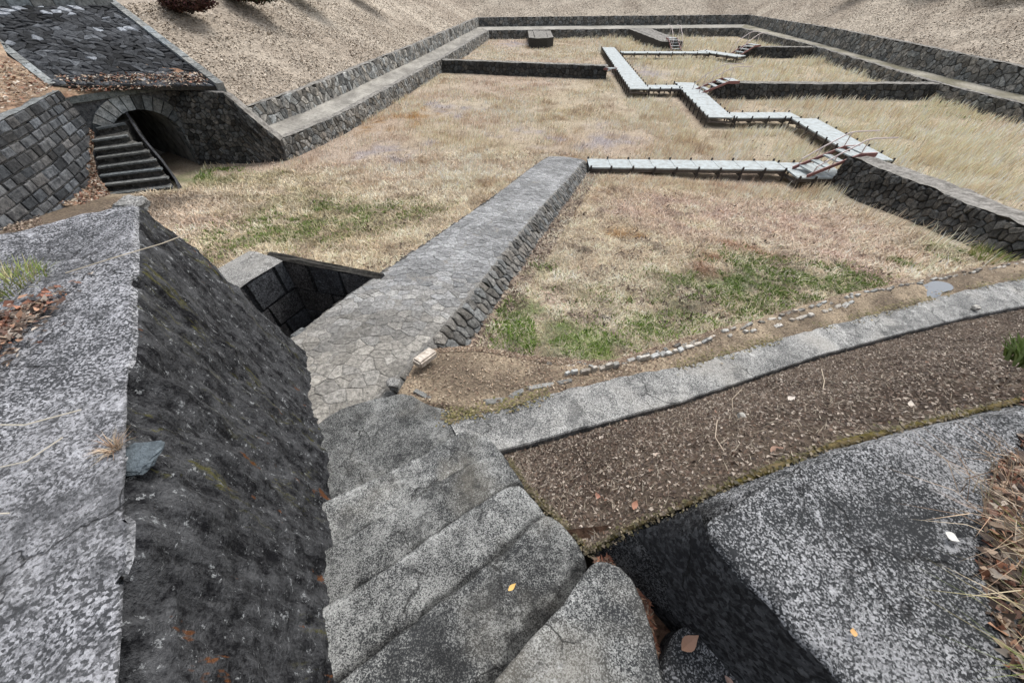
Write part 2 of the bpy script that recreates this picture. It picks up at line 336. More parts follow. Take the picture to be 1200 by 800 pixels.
loft('hillside', [[(-10, -8, 4.3), (-2, -4, 4.0), (2, -3, 3.7), (6, -2, 3.8), (20, -1.5, 3.9), (33, 0, 4.4)], [(-300, -200, 6), (-60, -300, 6), (0, -300, 6), (60, -300, 6), (200, -200, 6), (400, 0, 6)]], M['litter'], litterc, 60, 10, .1, .3)
loft('near_verge', [[(-.7, -1.3, 3.9), (-.2, -.9, 3.5), (.8, -.7, 3.5), (2.2, -.5, 3.8), (5, -.3, 3.8), (20, 0, 3.4), (33, 2, 1.7)], [(-10, -8, 4.3), (-2, -4, 4.0), (2, -3, 3.7), (6, -2, 3.8), (20, -1.5, 3.9), (33, 0, 4.4), (34, 1, 4.5)]], M['soil'], litterc, 60, 10, .05, .8)

# ------------------------------------------------------------------ stones
def clip(poly, nx_, ny_, c):          # keep nx*x+ny*y<=c
    out = []; m = len(poly)
    for i in range(m):
        p, q = poly[i], poly[(i+1) % m]; dp = nx_*p[0]+ny_*p[1]-c; dq = nx_*q[0]+ny_*q[1]-c
        if dp <= 0: out.append(p)
        if (dp < 0 < dq) or (dq < 0 < dp):
            t = dp/(dp-dq); out.append((p[0]+(q[0]-p[0])*t, p[1]+(q[1]-p[1])*t))
    return out
def cells(L, H, su, sv, jit=.45, hfun=None, brick=True):
    nu, nv = max(1, round(L/su)), max(1, round(H/sv)); du, dv_ = L/nu, H/nv; S = {}
    for j in range(-1, nv+1):
        for i in range(-2, nu+2):
            S[i, j] = ((i+.5+(.5 if brick and j % 2 else 0)*1+U_(-jit, jit))*du, (j+.5+U_(-jit, jit)*.8)*dv_)
    out = []
    for (i, j), s in S.items():
        if j < 0 or j >= nv or s[0] < -du or s[0] > L+du: continue
        if hfun and s[1] > hfun(min(max(s[0], 0), L))+sv*.3: continue
        P = [(max(0, s[0]-2*du), max(0, s[1]-2*dv_)), (min(L, s[0]+2*du), max(0, s[1]-2*dv_)), (min(L, s[0]+2*du), min(H, s[1]+2*dv_)), (max(0, s[0]-2*du), min(H, s[1]+2*dv_))]
        if P[1][0] <= P[0][0]+1e-4: continue
        for a in range(-2, 3):
            for b in (-1, 0, 1, 2, -2):
                q = S.get((i+a, j+b))
                if q is None or (a == 0 and b == 0): continue
                ax, ay = q[0]-s[0], q[1]-s[1]; P = clip(P, ax, ay, (q[0]**2+q[1]**2-s[0]**2-s[1]**2)/2)
                if len(P) < 3: break
            if len(P) < 3: break
        if len(P) < 3: continue
        Q = []                                  # drop tiny edges
        for p in P:
            if not Q or math.hypot(p[0]-Q[-1][0], p[1]-Q[-1][1]) > .12*min(du, dv_): Q.append(p)
        if len(Q) >= 3: out.append(Q)
    return out
def ashlar(L, H, su, sv, hfun=None):
    out = []; v = 0.
    while v < H-.02:
        h = min(sv*U_(.8, 1.2), H-v); u = -su*R()
        while u < L:
            wd = su*U_(.65, 1.4); a, b = max(0, u), min(L, u+wd)
            if b-a > .25*su and not (hfun and v > hfun((a+b)/2)+sv*.3):
                j = .09*sv
                out.append([(a+U_(0, j), v+U_(0, j)), (b-U_(0, j), v+U_(0, j)), (b-U_(0, j), v+h-U_(0, j)), (a+U_(0, j), v+h-U_(0, j))])
            u += wd
        v += h
    return out
NSTONE = [0]
def stone_mesh(P, mp, gap, out, back, soft=.78, rough=.25):
    cx = sum(p[0] for p in P)/len(P); cy = sum(p[1] for p in P)/len(P)
    r = sum(math.hypot(p[0]-cx, p[1]-cy) for p in P)/len(P); g = max(.4, 1-gap/r)
    tilt = (U_(-1, 1)*rough*out/r, U_(-1, 1)*rough*out/r); o_ = out*U_(.55, 1.2); n = len(P); V = []
    for sc, wz in ((g, -back), (g*.985, o_*.55), (g*soft, o_)):
        for (x, y) in P:
            dx, dy = (x-cx)*sc, (y-cy)*sc
            wz2 = wz + ((tilt[0]*dx+tilt[1]*dy) if wz > 0 else 0) + (U_(-.12, .12)*out if wz > 0 else 0)
            V.append(mp(cx+dx, cy+dy, wz2))
    F = []
    for k_ in (0, 1):
        for i in range(n): F.append((k_*n+i, k_*n+(i+1) % n, (k_+1)*n+(i+1) % n, (k_+1)*n+i))
    F.append(tuple(2*n+i for i in range(n)))
    return V, F
CAM = Vector((0, 0, 5.2))
def lay(root, polys, mp, mat, nind, gap=.012, out=.03, back=.04, tone=None, soft=.78, name='stone', flip=False, rough=.5):
    items = []
    for P in polys:
        V, F = stone_mesh(P, mp, gap, out, back, soft, rough)
        if flip: F = [f[::-1] for f in F]
        c = sum((Vector(v) for v in V), Vector())/len(V)
        t = tone(c) if tone else (U_(.6, 1.3),)*3
        items.append(((c-CAM).length, V, F, t))
    items.sort(key=lambda q: q[0])
    for d, V, F, t in items[:nind]:
        NSTONE[0] += 1; mk(name, V, F, mat, root, tone=t)
    if items[nind:]:
        AV, AF, AT = [], [], []
        for d, V, F, t in items[nind:]:
            b = len(AV); AV += V; AF += [tuple(i+b for i in f) for f in F]; AT += [t]*len(V)
        o = mk('stonework', AV, AF, mat, root, tone=np.array(AT)); o['kind'] = 'stuff'
def gt(lo=.6, hi=1.3, warm=.06):
    def f(c):
        v = U_(lo, hi); q = U_(-warm, warm); return (v*(1+q), v, v*(1-q))
    return f
class Path:
    def __init__(s, pts, step=.0):
        s.p = [Vector(p) for p in pts]; s.s = [0]
        for a, b in zip(s.p, s.p[1:]): s.s.append(s.s[-1]+(Vector((b.x-a.x, b.y-a.y))).length)
        s.L = s.s[-1]
    def at(s, u):
        uu = min(max(u, 0), s.L)
        for i in range(len(s.p)-1):
            if uu <= s.s[i+1] or i == len(s.p)-2:
                t = (uu-s.s[i])/(s.s[i+1]-s.s[i]); a, b = s.p[i], s.p[i+1]; d = (b-a); d.z = 0; d.normalize()
                return a.lerp(b, t), d
def rubble_wall(label, pts, thick, base, su, sv, nind, side=-1, batter=.15, mat='stone', topmat='walltop', kind='rubble', tone=None, cat='stone wall', name='stone_wall', out=.05, both=False, group=None, wob=.035, toptone=1.):
    """pts = top line of the front face; side=-1: face looks to the right of the travel direction; base = f(x,y) ground height"""
    pa = Path(pts); p0, _ = pa.at(pa.L/2)
    root = thing(name, label, cat, (p0.x, p0.y, base(p0.x, p0.y)), group)
    def nor(d): return Vector((d.y, -d.x, 0))*(-side)*-1 if False else (Vector((d.y, -d.x, 0)) if side == -1 else Vector((-d.y, d.x, 0)))
    def H(u):
        p, d = pa.at(u); return p.z-base(p.x, p.y)+.12
    Hm = max(H(pa.L*i/20) for i in range(21))
    def mp_front(u, v, wz):
        p, d = pa.at(u); n = nor(d); q = p+n*(batter*v+wz+.02*nz(u, v, 0, 1.2))
        return (q.x, q.y, p.z-v+wz*.15)
    polys = (cells if kind == 'rubble' else ashlar)(pa.L, Hm, su, sv, hfun=H)
    lay(root, polys, mp_front, M[mat], nind, out=out, gap=.05*min(su, sv) if mat != 'stain' else .0005, tone=tone or gt(), flip=(side == 1))
    if both:
        def mp_back(u, v, wz):
            p, d = pa.at(u); n = nor(d); q = p-n*(thick+batter*v+wz); return (q.x, q.y, p.z-v)
        lay(root, cells(pa.L, Hm, su, sv, hfun=H), mp_back, M[mat], 0, out=out, gap=.05*min(su, sv), tone=tone or gt(), flip=(side != 1))
    # solid core and the top
    V, F, T = [], [], []; n = max(2, int(pa.L/.25)); K = 6
    for i in range(n+1):
        u = pa.L*i/n; p, d = pa.at(u); nn = nor(d); zb = base(p.x, p.y)-.15; hh = p.z-zb
        prof = [(batter*hh-.03, zb), (-.035, p.z-.03), (.01, p.z+.004)] + [(-thick*j/4+.0, p.z+.012) for j in range(1, 5)] + [(-thick-.005, p.z-.03), (-thick-(batter*hh if both else 0), zb)]
        for kk, (q, z) in enumerate(prof):
            w_ = wob*nz(p.x+q, p.y, kk, 2.) if 2 <= kk <= 6 else 0
            V.append((p.x+nn.x*q, p.y+nn.y*q, z+w_)); T.append((toptone,)*3)
    m = len(prof); mi = []
    for i in range(n):
        for j in range(m-1):
            a = i*m+j; F.append((a, a+m, a+m+1, a+1) if side == -1 else (a, a+1, a+m+1, a+m)); mi.append(1 if 2 <= j <= 5 else 0)
    F += [tuple(range(m)), tuple(n*m+j for j in range(m))[::-1]]; mi += [0, 0]
    mk('core', V, F, [M['pjoint'] if mat == 'stone_block' else M['stain'] if mat == 'stain' else M['joint'], M[topmat]], root, tone=T, midx=mi)
    return root
g0 = lambda x, y: 0.
gz = lambda x, y: float(zf(x, y))
g7 = lambda x, y: .74
dark = gt(.45, 1.2)
rubble_wall('long low grey stone wall beside the left terrace path, along the left edge of the basins', [inL[i][:2]+(.72,) for i in (0, 1, 2, 3)], .3, g0, .17, .33, 120, side=-1, mat='stone_far', tone=gt(.5, 1.7))
rubble_wall('low stone wall under the far terrace path at the back end of the basins', [inL[i][:2]+(.72,) for i in (3, 4)], .3, g0, .34, .28, 0, side=-1, mat='stone_far', tone=dark)
rubble_wall('low stone wall under the right terrace path, along the right edge of the basins', [inL[i][:2]+(.72,) for i in (4, 5, 6, 7, 8, 9)], .3, g0, .34, .28, 100, side=-1, mat='stone_far', tone=dark)
rubble_wall('grey stone wall holding back the leaf covered slope on the left', [(x, y, 1.5) for x, y, z in ouL[:4]], .35, g7, .18, .38, 120, side=-1, mat='stone_far', tone=gt(.6, 2.2))
rubble_wall('farthest stone wall, holding back the slope at the top of the picture', [ouL[3][:2]+(1.5,), ouL[4][:2]+(1.55,)], .35, g7, .36, .3, 0, side=-1, mat='stone_far', tone=gt(.5, 1.2))
rubble_wall('tall grey stone wall holding back the slope on the right', [(27.6, 57.2, 1.55), (26.7, 40, 1.8), (25.9, 30, 1.85), (26.1, 22, 1.7), (26.5, 12, 1.65), (27, 2, 1.65)], .35, g7, .40, .33, 160, side=-1, mat='stone_far', tone=gt(.6, 1.4))
rubble_wall('straight dark cross wall left of the far boardwalk, ending at its edge', [(-4.98, 32.6, .72), (6.35, 30.2, .72)], .5, g0, .26, .3, 60, side=-1, mat='stone', tone=gt(.35, .9), both=True)
STUB = rubble_wall('short stub of wall standing out from the back wall of the basins', [(2.15, 50.5, .72), (2.1, 44.6, .74), (3.4, 44.6, .74), (3.55, 50.6, .72)], .5, g0, .35, .3, 0, side=1, mat='stone_far', tone=dark)
mk('lid_stone', [(x, y, z) for z in (.3, .735) for x, y in ((2.2, 44.7), (3.35, 44.7), (3.5, 50.6), (2.2, 50.6))], [(3, 2, 1, 0), (4, 5, 6, 7), (0, 1, 5, 4), (1, 2, 6, 5), (2, 3, 7, 6), (3, 0, 4, 7)], M['walltop'], STUB)
DIV = rubble_wall('narrow dividing wall running to the far wall, with the ladder-like steps at its near end', [(13.1, 53, .72), (13.75, 42.1, .74), (14.8, 42.1, .74), (14.6, 53, .72)], .5, g0, .35, .3, 0, side=1, mat='stone_far', tone=dark)
mk('lid_stone', [(x, y, z) for z in (.3, .735) for x, y in ((13.8, 42.2), (14.75, 42.2), (14.55, 52.9), (13.2, 52.9))], [(3, 2, 1, 0), (4, 5, 6, 7), (0, 1, 5, 4), (1, 2, 6, 5), (2, 3, 7, 6), (3, 0, 4, 7)], M['walltop'], DIV)
rubble_wall('second farthest cross wall on the right, short, ending at the right terrace', [(19.0, 39.0, .72), (24.9, 38.6, .72)], .5, g0, .32, .3, 0, side=-1, mat='stone', tone=gt(.4, 1.), both=True)
rubble_wall('long dark cross wall on the right, starting behind the middle boardwalk', [(11.49, 25.0, .72), (17, 24.7, .73), (23.9, 24.7, .72)], .55, g0, .27, .27, 130, side=-1, mat='stone', tone=gt(.4, 1.1), both=True)
rubble_wall('dark rough rubble wall on the right, its pale worn top sloping toward the path', [(10.75, 12.5, 1.0), (10.75, 11.6, 1.08), (10.62, 10.0, 1.26), (10.5, 9.04, 1.37), (10.3, 7.78, 1.51), (10.1, 6.75, 1.64), (9.9, 5.6, 1.78)][::-1], .75, gz, .21, .17, 300, side=1 and 1, mat='stone', tone=gt(.4, 1.35), out=.05, batter=.12, wob=.06)
pitz = lambda x, y: .5
rubble_wall('dark pit wall with a pale flat top, left of the stone walkway behind the parapet', [(-3.75, 3.2, 2.33), (-3.5, 3.8, 2.33), (-3.23, 4.47, 2.33)], .62, pitz, .5, .4, 40, side=-1, mat='stain', topmat='pale', kind='ashlar', tone=gt(1.9, 2.2), out=.002, batter=.04)
rubble_wall('low dark wall closing the pit, running to the left edge of the stone walkway', [(-3.5, 4.56, 2.33), (-1.75, 4.06, 2.31)], .10, pitz, .5, .4, 40, side=-1, mat='stain', topmat='joint', kind='ashlar', tone=gt(1.9, 2.2), out=.002, batter=.04)

# ------------------------------------------------------------------ stone walkway sloping down between two basins
def ramp():
    A = Vector((-1.66, 2.42, 2.6)); B = Vector((2.0, 14.38, .36)); d = (B-A); L = d.length; d.normalize()
    sd_ = Vector((d.y, -d.x, 0)).normalized(); up = sd_.cross(d); W = .64
    root = thing('stone_walkway', 'wide stone walkway sloping down from the foot of the steps to the boardwalk', 'walkway', tuple(A))
    def cen(u): return A+d*u
    def mp(u, v, wz):
        q = A+d*(u-.8)+sd_*((v-W)*(1.0+.05*math.sin(u*.7)))+up*wz; q.z += .02*nz(u, v, 0, .8)-.035*((v-W)/W)**2
        return tuple(q)
    def tn(c):
        t = min(1, max(0, (c.y-2.4)/3.)); v = U_(.8, 1.35)
        a = (.76, .73, .68); b = (.68, .70, .73); w_ = max(0, min(1, t*1.6+(R()-.5)*.5))
        q = nz(c.x, c.y, 0, 1.3)*.35+1
        return tuple(v*q*(a[i]*(1-w_)+b[i]*w_) for i in range(3))
    lay(root, cells(L+.8, 2*W, .145, .125, .46), mp, M['paving'], 300, gap=.0025, out=.007, back=.03, tone=tn, soft=.86, name='paving_stone', flip=True, rough=.6)
    def mps(u, v, wz):
        q = A+d*(u-.8)+sd_*((W)*(1.0+.05*math.sin(u*.7))+.02+.85*v+wz); return (q.x, q.y, q.z-.03-v)
    lay(root, cells(L+.75, .62, .15, .12, .4), mps, M['stone'], 300, gap=.012, out=.03, back=.05, tone=gt(.9, 2.3, .06), name='stone', flip=True)
    def mpl(u, v, wz):
        q = A+d*(u-.8)-sd_*((W)*(1.0+.05*math.sin(u*.7))+.02+.12*v+wz); return (q.x, q.y, q.z-.03-v)
    lay(root, cells(L+.75, .62, .22, .17, .4), mpl, M['stone'], 0, gap=.012, out=.03, back=.05, tone=gt(.6, 1.3), name='stone')
    V, F = [], []; n = 40
    for i in range(n+1):
        u = (L+.8)*i/n-.8; q0 = cen(u); w2 = W*(1+.05*math.sin((u+.8)*.7))
        for s_, z in ((-w2-.25, -1.1), (-w2-.005, -.035), (-w2*.5, -.008), (0, .003), (w2*.5, -.008), (w2+.005, -.035), (w2+.62, -.75)):
            q = q0+sd_*s_; V.append((q.x, q.y, q.z+z+.02*nz(u+.8, s_+W, 0, .8)))
    for i in range(n):
        for j in range(6): a = i*7+j; F.append((a, a+1, a+8, a+7))
    F += [tuple(range(7))[::-1], tuple(n*7+j for j in range(7))]
    mk('mortar_bed', V, F, M['pjoint'], root)
ramp()

# ------------------------------------------------------------------ poured slabs with worn rounded edges
def resample(P, st):
    out = []; n = len(P)
    for i in range(n):
        a, b = Vector(P[i][:2]), Vector(P[(i+1) % n][:2]); m = max(1, int((b-a).length/st))
        for j in range(m): out.append(a.lerp(b, j/m))
    return out
def chaikin(P, it=1):
    for _ in range(it):
        Q = []
        for i in range(len(P)):
            a, b = Vector(P[i][:2]), Vector(P[(i+1) % len(P)][:2]); Q += [a.lerp(b, .25), a.lerp(b, .75)]
        P = Q
    return P
def seg_d(x, y, a, b):
    dx, dy = b[0]-a[0], b[1]-a[1]; t = max(0, min(1, ((x-a[0])*dx+(y-a[1])*dy)/(dx*dx+dy*dy+1e-9))); return math.hypot(x-a[0]-dx*t, y-a[1]-dy*t)
def pad(name, outline, zt, depth, mat, root=None, st=.02, rnd=.02, edge=.006, amp=.004, asc=6., smoothit=2, sidemat=None, tonef=None, lean=0., edgeline=False, foot=None):
    zfun = zt if callable(zt) else (lambda x, y: zt)
    O = resample(chaikin([p[:2] for p in outline], smoothit), st)
    O = [p+Vector((nz(p.x, p.y, 1, 9), nz(p.x, p.y, 5, 9)))*edge for p in O]
    n = len(O); arr = np.array([(p.x, p.y) for p in O])
    x0, y0 = arr.min(0); x1, y1 = arr.max(0)
    gx, gy = np.meshgrid(np.arange(x0, x1, st), np.arange(y0, y1, st)); G = np.stack([gx.ravel(), gy.ravel()], 1)+rng.uniform(-.25, .25, (gx.size, 2))*st
    ins = np.zeros(len(G), bool); a = arr; b = np.roll(arr, -1, 0)
    for (ax, ay), (bx, by) in zip(a, b):
        cnd = ((ay > G[:, 1]) != (by > G[:, 1])); 
        if abs(by-ay) > 1e-12: ins ^= cnd & (G[:, 0] < (bx-ax)*(G[:, 1]-ay)/(by-ay)+ax)
    G = G[ins]; dmin = np.sqrt(((G[:, None, :]-arr[None])**2).sum(-1)).min(1) if len(G) else np.zeros(0)
    keep = dmin > st*.45; G = G[keep]; dmin = dmin[keep]
    vs = [Vector(p) for p in arr]+[Vector(p) for p in G]
    r = delaunay_2d_cdt(vs, [], [list(range(n))], 1, 1e-6)
    vo, fo = r[0], r[2]; V = []; dist = np.r_[np.zeros(n), dmin]; orig = r[3]
    idx_of = {}
    for i, p in enumerate(vo):
        oi = orig[i][0] if orig[i] else 0
        for q in orig[i]: idx_of[q] = i
        d_ = dist[oi] if oi < len(dist) else 0
        k_ = max(0, 1-d_/rnd); z = zfun(p.x, p.y) - rnd*(1-math.sqrt(max(0, 1-k_*k_))) + amp*nz(p.x, p.y, 0, asc)
        V.append((p.x, p.y, z))
    F = [tuple(f) for f in fo]; mi = [0]*len(F)
    cx, cy = arr.mean(0); ring = [idx_of.get(i, i) for i in range(n)]
    orient = sum(arr[i][0]*arr[(i+1) % n][1]-arr[(i+1) % n][0]*arr[i][1] for i in range(n)) > 0
    lv = max(2, int(depth/max(.03, st*2))); prev = ring
    for l in range(1, lv+1):
        cur = []
        for i in range(n):
            x, y, z = V[ring[i]]; t = l/lv; dx, dy = x-cx, y-cy; dl = math.hypot(dx, dy)+1e-6; off = lean*depth*t+amp*1.6*nz(x, y, z-t*depth, asc)
            V.append((x+dx/dl*off, y+dy/dl*off, z-depth*t)); cur.append(len(V)-1)
        for i in range(n):
            j = (i+1) % n; f = (prev[i], cur[i], cur[j], prev[j])
            F.append(f if orient else f[::-1]); mi.append(1 if sidemat else 0)
        prev = cur
    T = np.array([tonef(*v) for v in V]) if tonef else np.ones((len(V), 3))
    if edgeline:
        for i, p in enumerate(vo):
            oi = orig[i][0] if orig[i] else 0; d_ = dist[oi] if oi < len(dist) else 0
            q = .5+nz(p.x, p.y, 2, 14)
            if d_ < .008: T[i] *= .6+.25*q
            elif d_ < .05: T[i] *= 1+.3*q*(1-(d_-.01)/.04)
            if foot:                                   # grime plus contact shade, painted into the tone at the riser foot
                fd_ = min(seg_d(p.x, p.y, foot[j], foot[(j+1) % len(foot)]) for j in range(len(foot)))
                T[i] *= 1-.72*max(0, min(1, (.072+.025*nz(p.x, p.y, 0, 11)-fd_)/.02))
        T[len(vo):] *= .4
    o = mk(name, V, F, [mat]+([sidemat] if sidemat else []), root, tone=T, midx=mi, smooth=True)
    return o
def shade_noise(lo, hi, s, warm=.0):
    def f(x, y, z):
        t = nz(x, y, z, s)*.5+.5; v = lo+(hi-lo)*max(0, min(1, t)); return (v*(1+warm), v, v*(1-warm))
    return f
st_root = thing('stair_flight', 'worn grey concrete steps in the foreground going down toward the stone walkway', 'steps', (-.3, .8, 2.6))
T1 = [(-.62, -.45), (-.34, -.2), (-.056, .063), (.09, .20), (.25, .33), (.30, .40), (.36, .43), (.45, .39), (.50, .25), (.50, .06), (.46, -.3), (.4, -1.), (-.3, -1.)]
T2 = [(-.95, -.15), (-.61, .08), (-.38, .25), (-.20, .375), (-.03, .50), (.14, .655), (.20, .645), (.28, .56), (.34, .47), (.30, .33), (.2, .1), (-.3, -.3), (-.6, -.5)]
T3 = [(-1.05, .18), (-.77, .36), (-.5, .54), (-.29, .69), (-.1, .82), (.02, .89), (.08, .84), (.16, .74), (.22, .62), (.1, .4), (-.4, 0.), (-.8, -.2)]
T4 = [(-1.25, .42), (-.92, .64), (-.67, .80), (-.4, .99), (-.21, 1.12), (-.08, 1.13), (.01, 1.04), (.08, .92), (.1, .75), (-.3, .5), (-.8, .2), (-1.1, .1)]
T5 = [(-1.45, .72), (-1.04, .98), (-.76, 1.12), (-.5, 1.30), (-.34, 1.42), (-.2, 1.38), (-.08, 1.26), (.0, 1.13), (0, .95), (-.3, .8), (-.9, .45), (-1.3, .4)]
T6 = [(-1.65, 1.32), (-1.5, 1.56), (-1.33, 1.72), (-1.08, 1.80), (-.86, 1.86), (-.70, 1.74), (-.54, 1.70), (-.32, 1.62), (-.16, 1.42), (-.1, 1.25), (-.1, 1.1), (-.4, 1.0), (-1.0, .75), (-1.5, .75)]
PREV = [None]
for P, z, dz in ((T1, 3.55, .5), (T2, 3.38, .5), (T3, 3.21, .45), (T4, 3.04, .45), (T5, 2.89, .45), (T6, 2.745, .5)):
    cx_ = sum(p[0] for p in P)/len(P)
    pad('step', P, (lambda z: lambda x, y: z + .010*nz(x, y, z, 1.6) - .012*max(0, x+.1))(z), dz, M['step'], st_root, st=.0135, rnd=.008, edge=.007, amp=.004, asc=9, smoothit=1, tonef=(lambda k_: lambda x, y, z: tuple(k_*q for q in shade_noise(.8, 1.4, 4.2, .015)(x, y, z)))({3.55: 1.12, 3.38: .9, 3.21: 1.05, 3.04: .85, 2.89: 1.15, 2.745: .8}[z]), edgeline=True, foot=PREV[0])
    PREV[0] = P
o = pad('low_block', [(.53, .12), (.60, .20), (.70, .245), (.80, .23), (.87, .14), (.93, .02), (.9, -.4), (.55, -.4), (.50, 0.)], lambda x, y: 3.45+.02*nz(x, y, 0, 4), .4, M['wash_block'], None, st=.014, rnd=.03, edge=.012, amp=.008, smoothit=2, sidemat=M['stain'])
tag(o, 'low dark lump of concrete wedged between the top step and the big right block', 'concrete block')
BL = [(.640, .385), (.645, .375), (.668, .335), (.70, .28), (.79, .14), (.86, .03), (.99, -.3), (1.2, -.9), (3.2, -.9), (3.3, .9), (2.5, .97), (2.09, .89), (1.68, .81), (1.28, .71), (1.01, .615), (.80, .52), (.72, .475), (.66, .445), (.645, .42)]
o = pad('concrete_block', BL, lambda x, y: 3.915+.012*nz(x, y, 0, 2.5)-.03*max(0, .9-x)**1., .75, M['wash_block'], None, st=.018, rnd=.022, edge=.012, amp=.005, smoothit=1, sidemat=M['stain'], lean=.10)
tag(o, 'big speckled grey concrete slab top on the right, with a black side face', 'concrete block')

sk0 = [(x+(.0), y-.004, z-.012) for x, y, z in ((.36, .5, 3.36), (.46, .53, 3.53), (.58, .545, 3.66), (.72, .575, 3.76), (.85, .615, 3.81), (1.0, .66, 3.84), (1.25, .74, 3.855), (1.5, .80, 3.86), (1.86, .885, 3.85), (2.6, 1.06, 3.82))]
sk1 = [(.58, .30, 3.40), (.60, .36, 3.60), (.635, .42, 3.76), (.69, .48, 3.85), (.80, .54, 3.875), (1.01, .625, 3.88), (1.28, .715, 3.885), (1.5, .77, 3.885), (1.86, .85, 3.885), (2.6, .99, 3.88)]
sk2 = [(.66, .24, 3.42), (.70, .30, 3.6), (.76, .36, 3.74), (.80, .40, 3.8), (.88, .45, 3.82), (1.05, .52, 3.83), (1.3, .6, 3.84), (1.52, .66, 3.84), (1.9, .74, 3.84), (2.6, .87, 3.84)]
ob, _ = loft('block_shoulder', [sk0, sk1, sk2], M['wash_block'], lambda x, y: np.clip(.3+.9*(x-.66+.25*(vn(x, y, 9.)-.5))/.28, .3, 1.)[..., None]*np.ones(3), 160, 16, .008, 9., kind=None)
ob.parent = o; ob.matrix_parent_inverse = o.matrix_world.inverted()
ob.location = tuple(Vector(ob.location)-Vector(o.location)); ob.matrix_parent_inverse.identity()
ob, _ = loft('block_side', [[(.66, .50, 3.86), (.648, .44, 3.88), (.655, .385, 3.893), (.705, .28, 3.895), (.795, .135, 3.895), (.865, .02, 3.895), (1.0, -.3, 3.895), (1.2, -.9, 3.895)],
     [(.36, .53, 3.30), (.42, .49, 3.30), (.48, .42, 3.28), (.60, .28, 3.28), (.72, .14, 3.28), (.82, .02, 3.28), (.95, -.3, 3.28), (1.1, -.9, 3.28)]], M['stain'], lambda x, y: np.full(x.shape+(3,), 1.25), 120, 30, .012, 7., kind=None, parent=None)
BLOCK = bpy.data.objects['concrete_block']; ob.parent = BLOCK; ob.location = tuple(Vector(ob.location)-Vector(BLOCK.location))
# left parapet wall: swept profile
def parapet():
    o0 = Vector((-.11, -.87)); d = Vector((-.575, .818)); n_ = Vector((.818, .575)); L = 3.80
    root = thing('parapet_wall', 'thick sloping-sided parapet on the left of the steps, speckled top and black streaked face', 'wall', (-1.3, 1.0, 2.3))
    S = np.arange(0, L+.001, .022)
    top = [(-w_, 4.2) for w_ in np.arange(1.0, .05, -.025)]
    arc = [(-.045+.045*math.sin(t), 4.155+.045*math.cos(t)) for t in np.linspace(0, 1.25, 6)]
    face = [(.0+.09*(4.14-z), z) for z in np.arange(4.13, 1.7, -.022)]
    prof = top+arc+face; m = len(prof); nt_ = len(top)+2; V = []
    T = []
    for s_ in S:
        end = max(0, s_-(L-.10))/.10
        for j, (q, z) in enumerate(prof):
            p = o0+d*s_
            if j >= nt_: q += .068*max(0, s_-1.5)*max(0, 4.14-z)
            x = p.x+n_.x*q; y = p.y+n_.y*q
            if j < nt_:
                dz = .006*nz(x, y, 0, 14)+.02*nz(x, y, 0, 2.)-.05*end*end - .03*max(0, -q-.4)
                V.append((x, y, z+dz)); T.append((1, 1, 1.02))
            else:
                am = min(1, (j-nt_)/6)
                a = .035*nz(s_*2.2, z*1.1, 3, 1.)+.026*nz(x, y, z*.35, 10)+.012*nz(x, y, z*.5, 34)+(.0 if j < nt_+8 else 0)
                # chipped crest
                ch = max(0, nz(s_*3.1, 7.7, 0, 1.)-.1)*.26*max(0, 1-(j-nt_)/7)
                V.append((x-n_.x*ch+n_.x*a*am, y-n_.y*ch+n_.y*a*am, z-ch*.25-.04*end*end*(1-am))); T.append((1, 1, 1))
    V = np.array(V); ns = len(S); i = (np.arange(ns-1)[:, None]*m+np.arange(m-1)[None, :]); jj = np.tile(np.arange(m-1), ns-1)
    i = i.ravel(); F = np.stack([i, i+m, i+m+1, i+1], 1)
    capmask = jj >= nt_+1
    mk('wall_top', V, F[~capmask], M['wash'], root, tone=np.array(T), smooth=True)
    mk('wall_face', V, F[capmask], M['face'], root, tone=np.array(T), smooth=True)
    e = [tuple(V[(ns-1)*m+j]) for j in range(m)]
    mk('end_face', e+[(e[0][0], e[0][1], 1.7)], [tuple(range(m+1))], M['face'], root)
    return root
parapet()
def rock(name, c, r, mat, label=None, cat=None, sq=.6, seed=0, parent=None, tone=None):
    bm = bmesh.new(); bmesh.ops.create_icosphere(bm, subdivisions=3, radius=1)
    V = []
    for v in bm.verts:
        k_ = 1+.35*nz(v.co.x+seed, v.co.y, v.co.z, 1.1, 4); q = Vector([max(-.72, min(.72, a)) for a in v.co])*1.25*k_
        V.append((c[0]+q.x*r, c[1]+q.y*r, c[2]+q.z*r*sq))
    F = [tuple(v.index for v in f.verts) for f in bm.faces]; bm.free()
    o = mk(name, V, F, mat, parent, tone=tone)
    if label: tag(o, label, cat)
    return o
rock('broken_lump', (-2.33, 2.19, 4.18), .075, M['pale'], 'pale broken lump of concrete on the far tip of the left parapet', 'rubble', .5, 3)
rock('chipped_lump', (-1.12, .53, 4.17), .055, M['vouss'], 'small blue-grey chipped patch of concrete on the edge of the left parapet', 'rubble', .25, 8, tone=(.36, .41, .46))

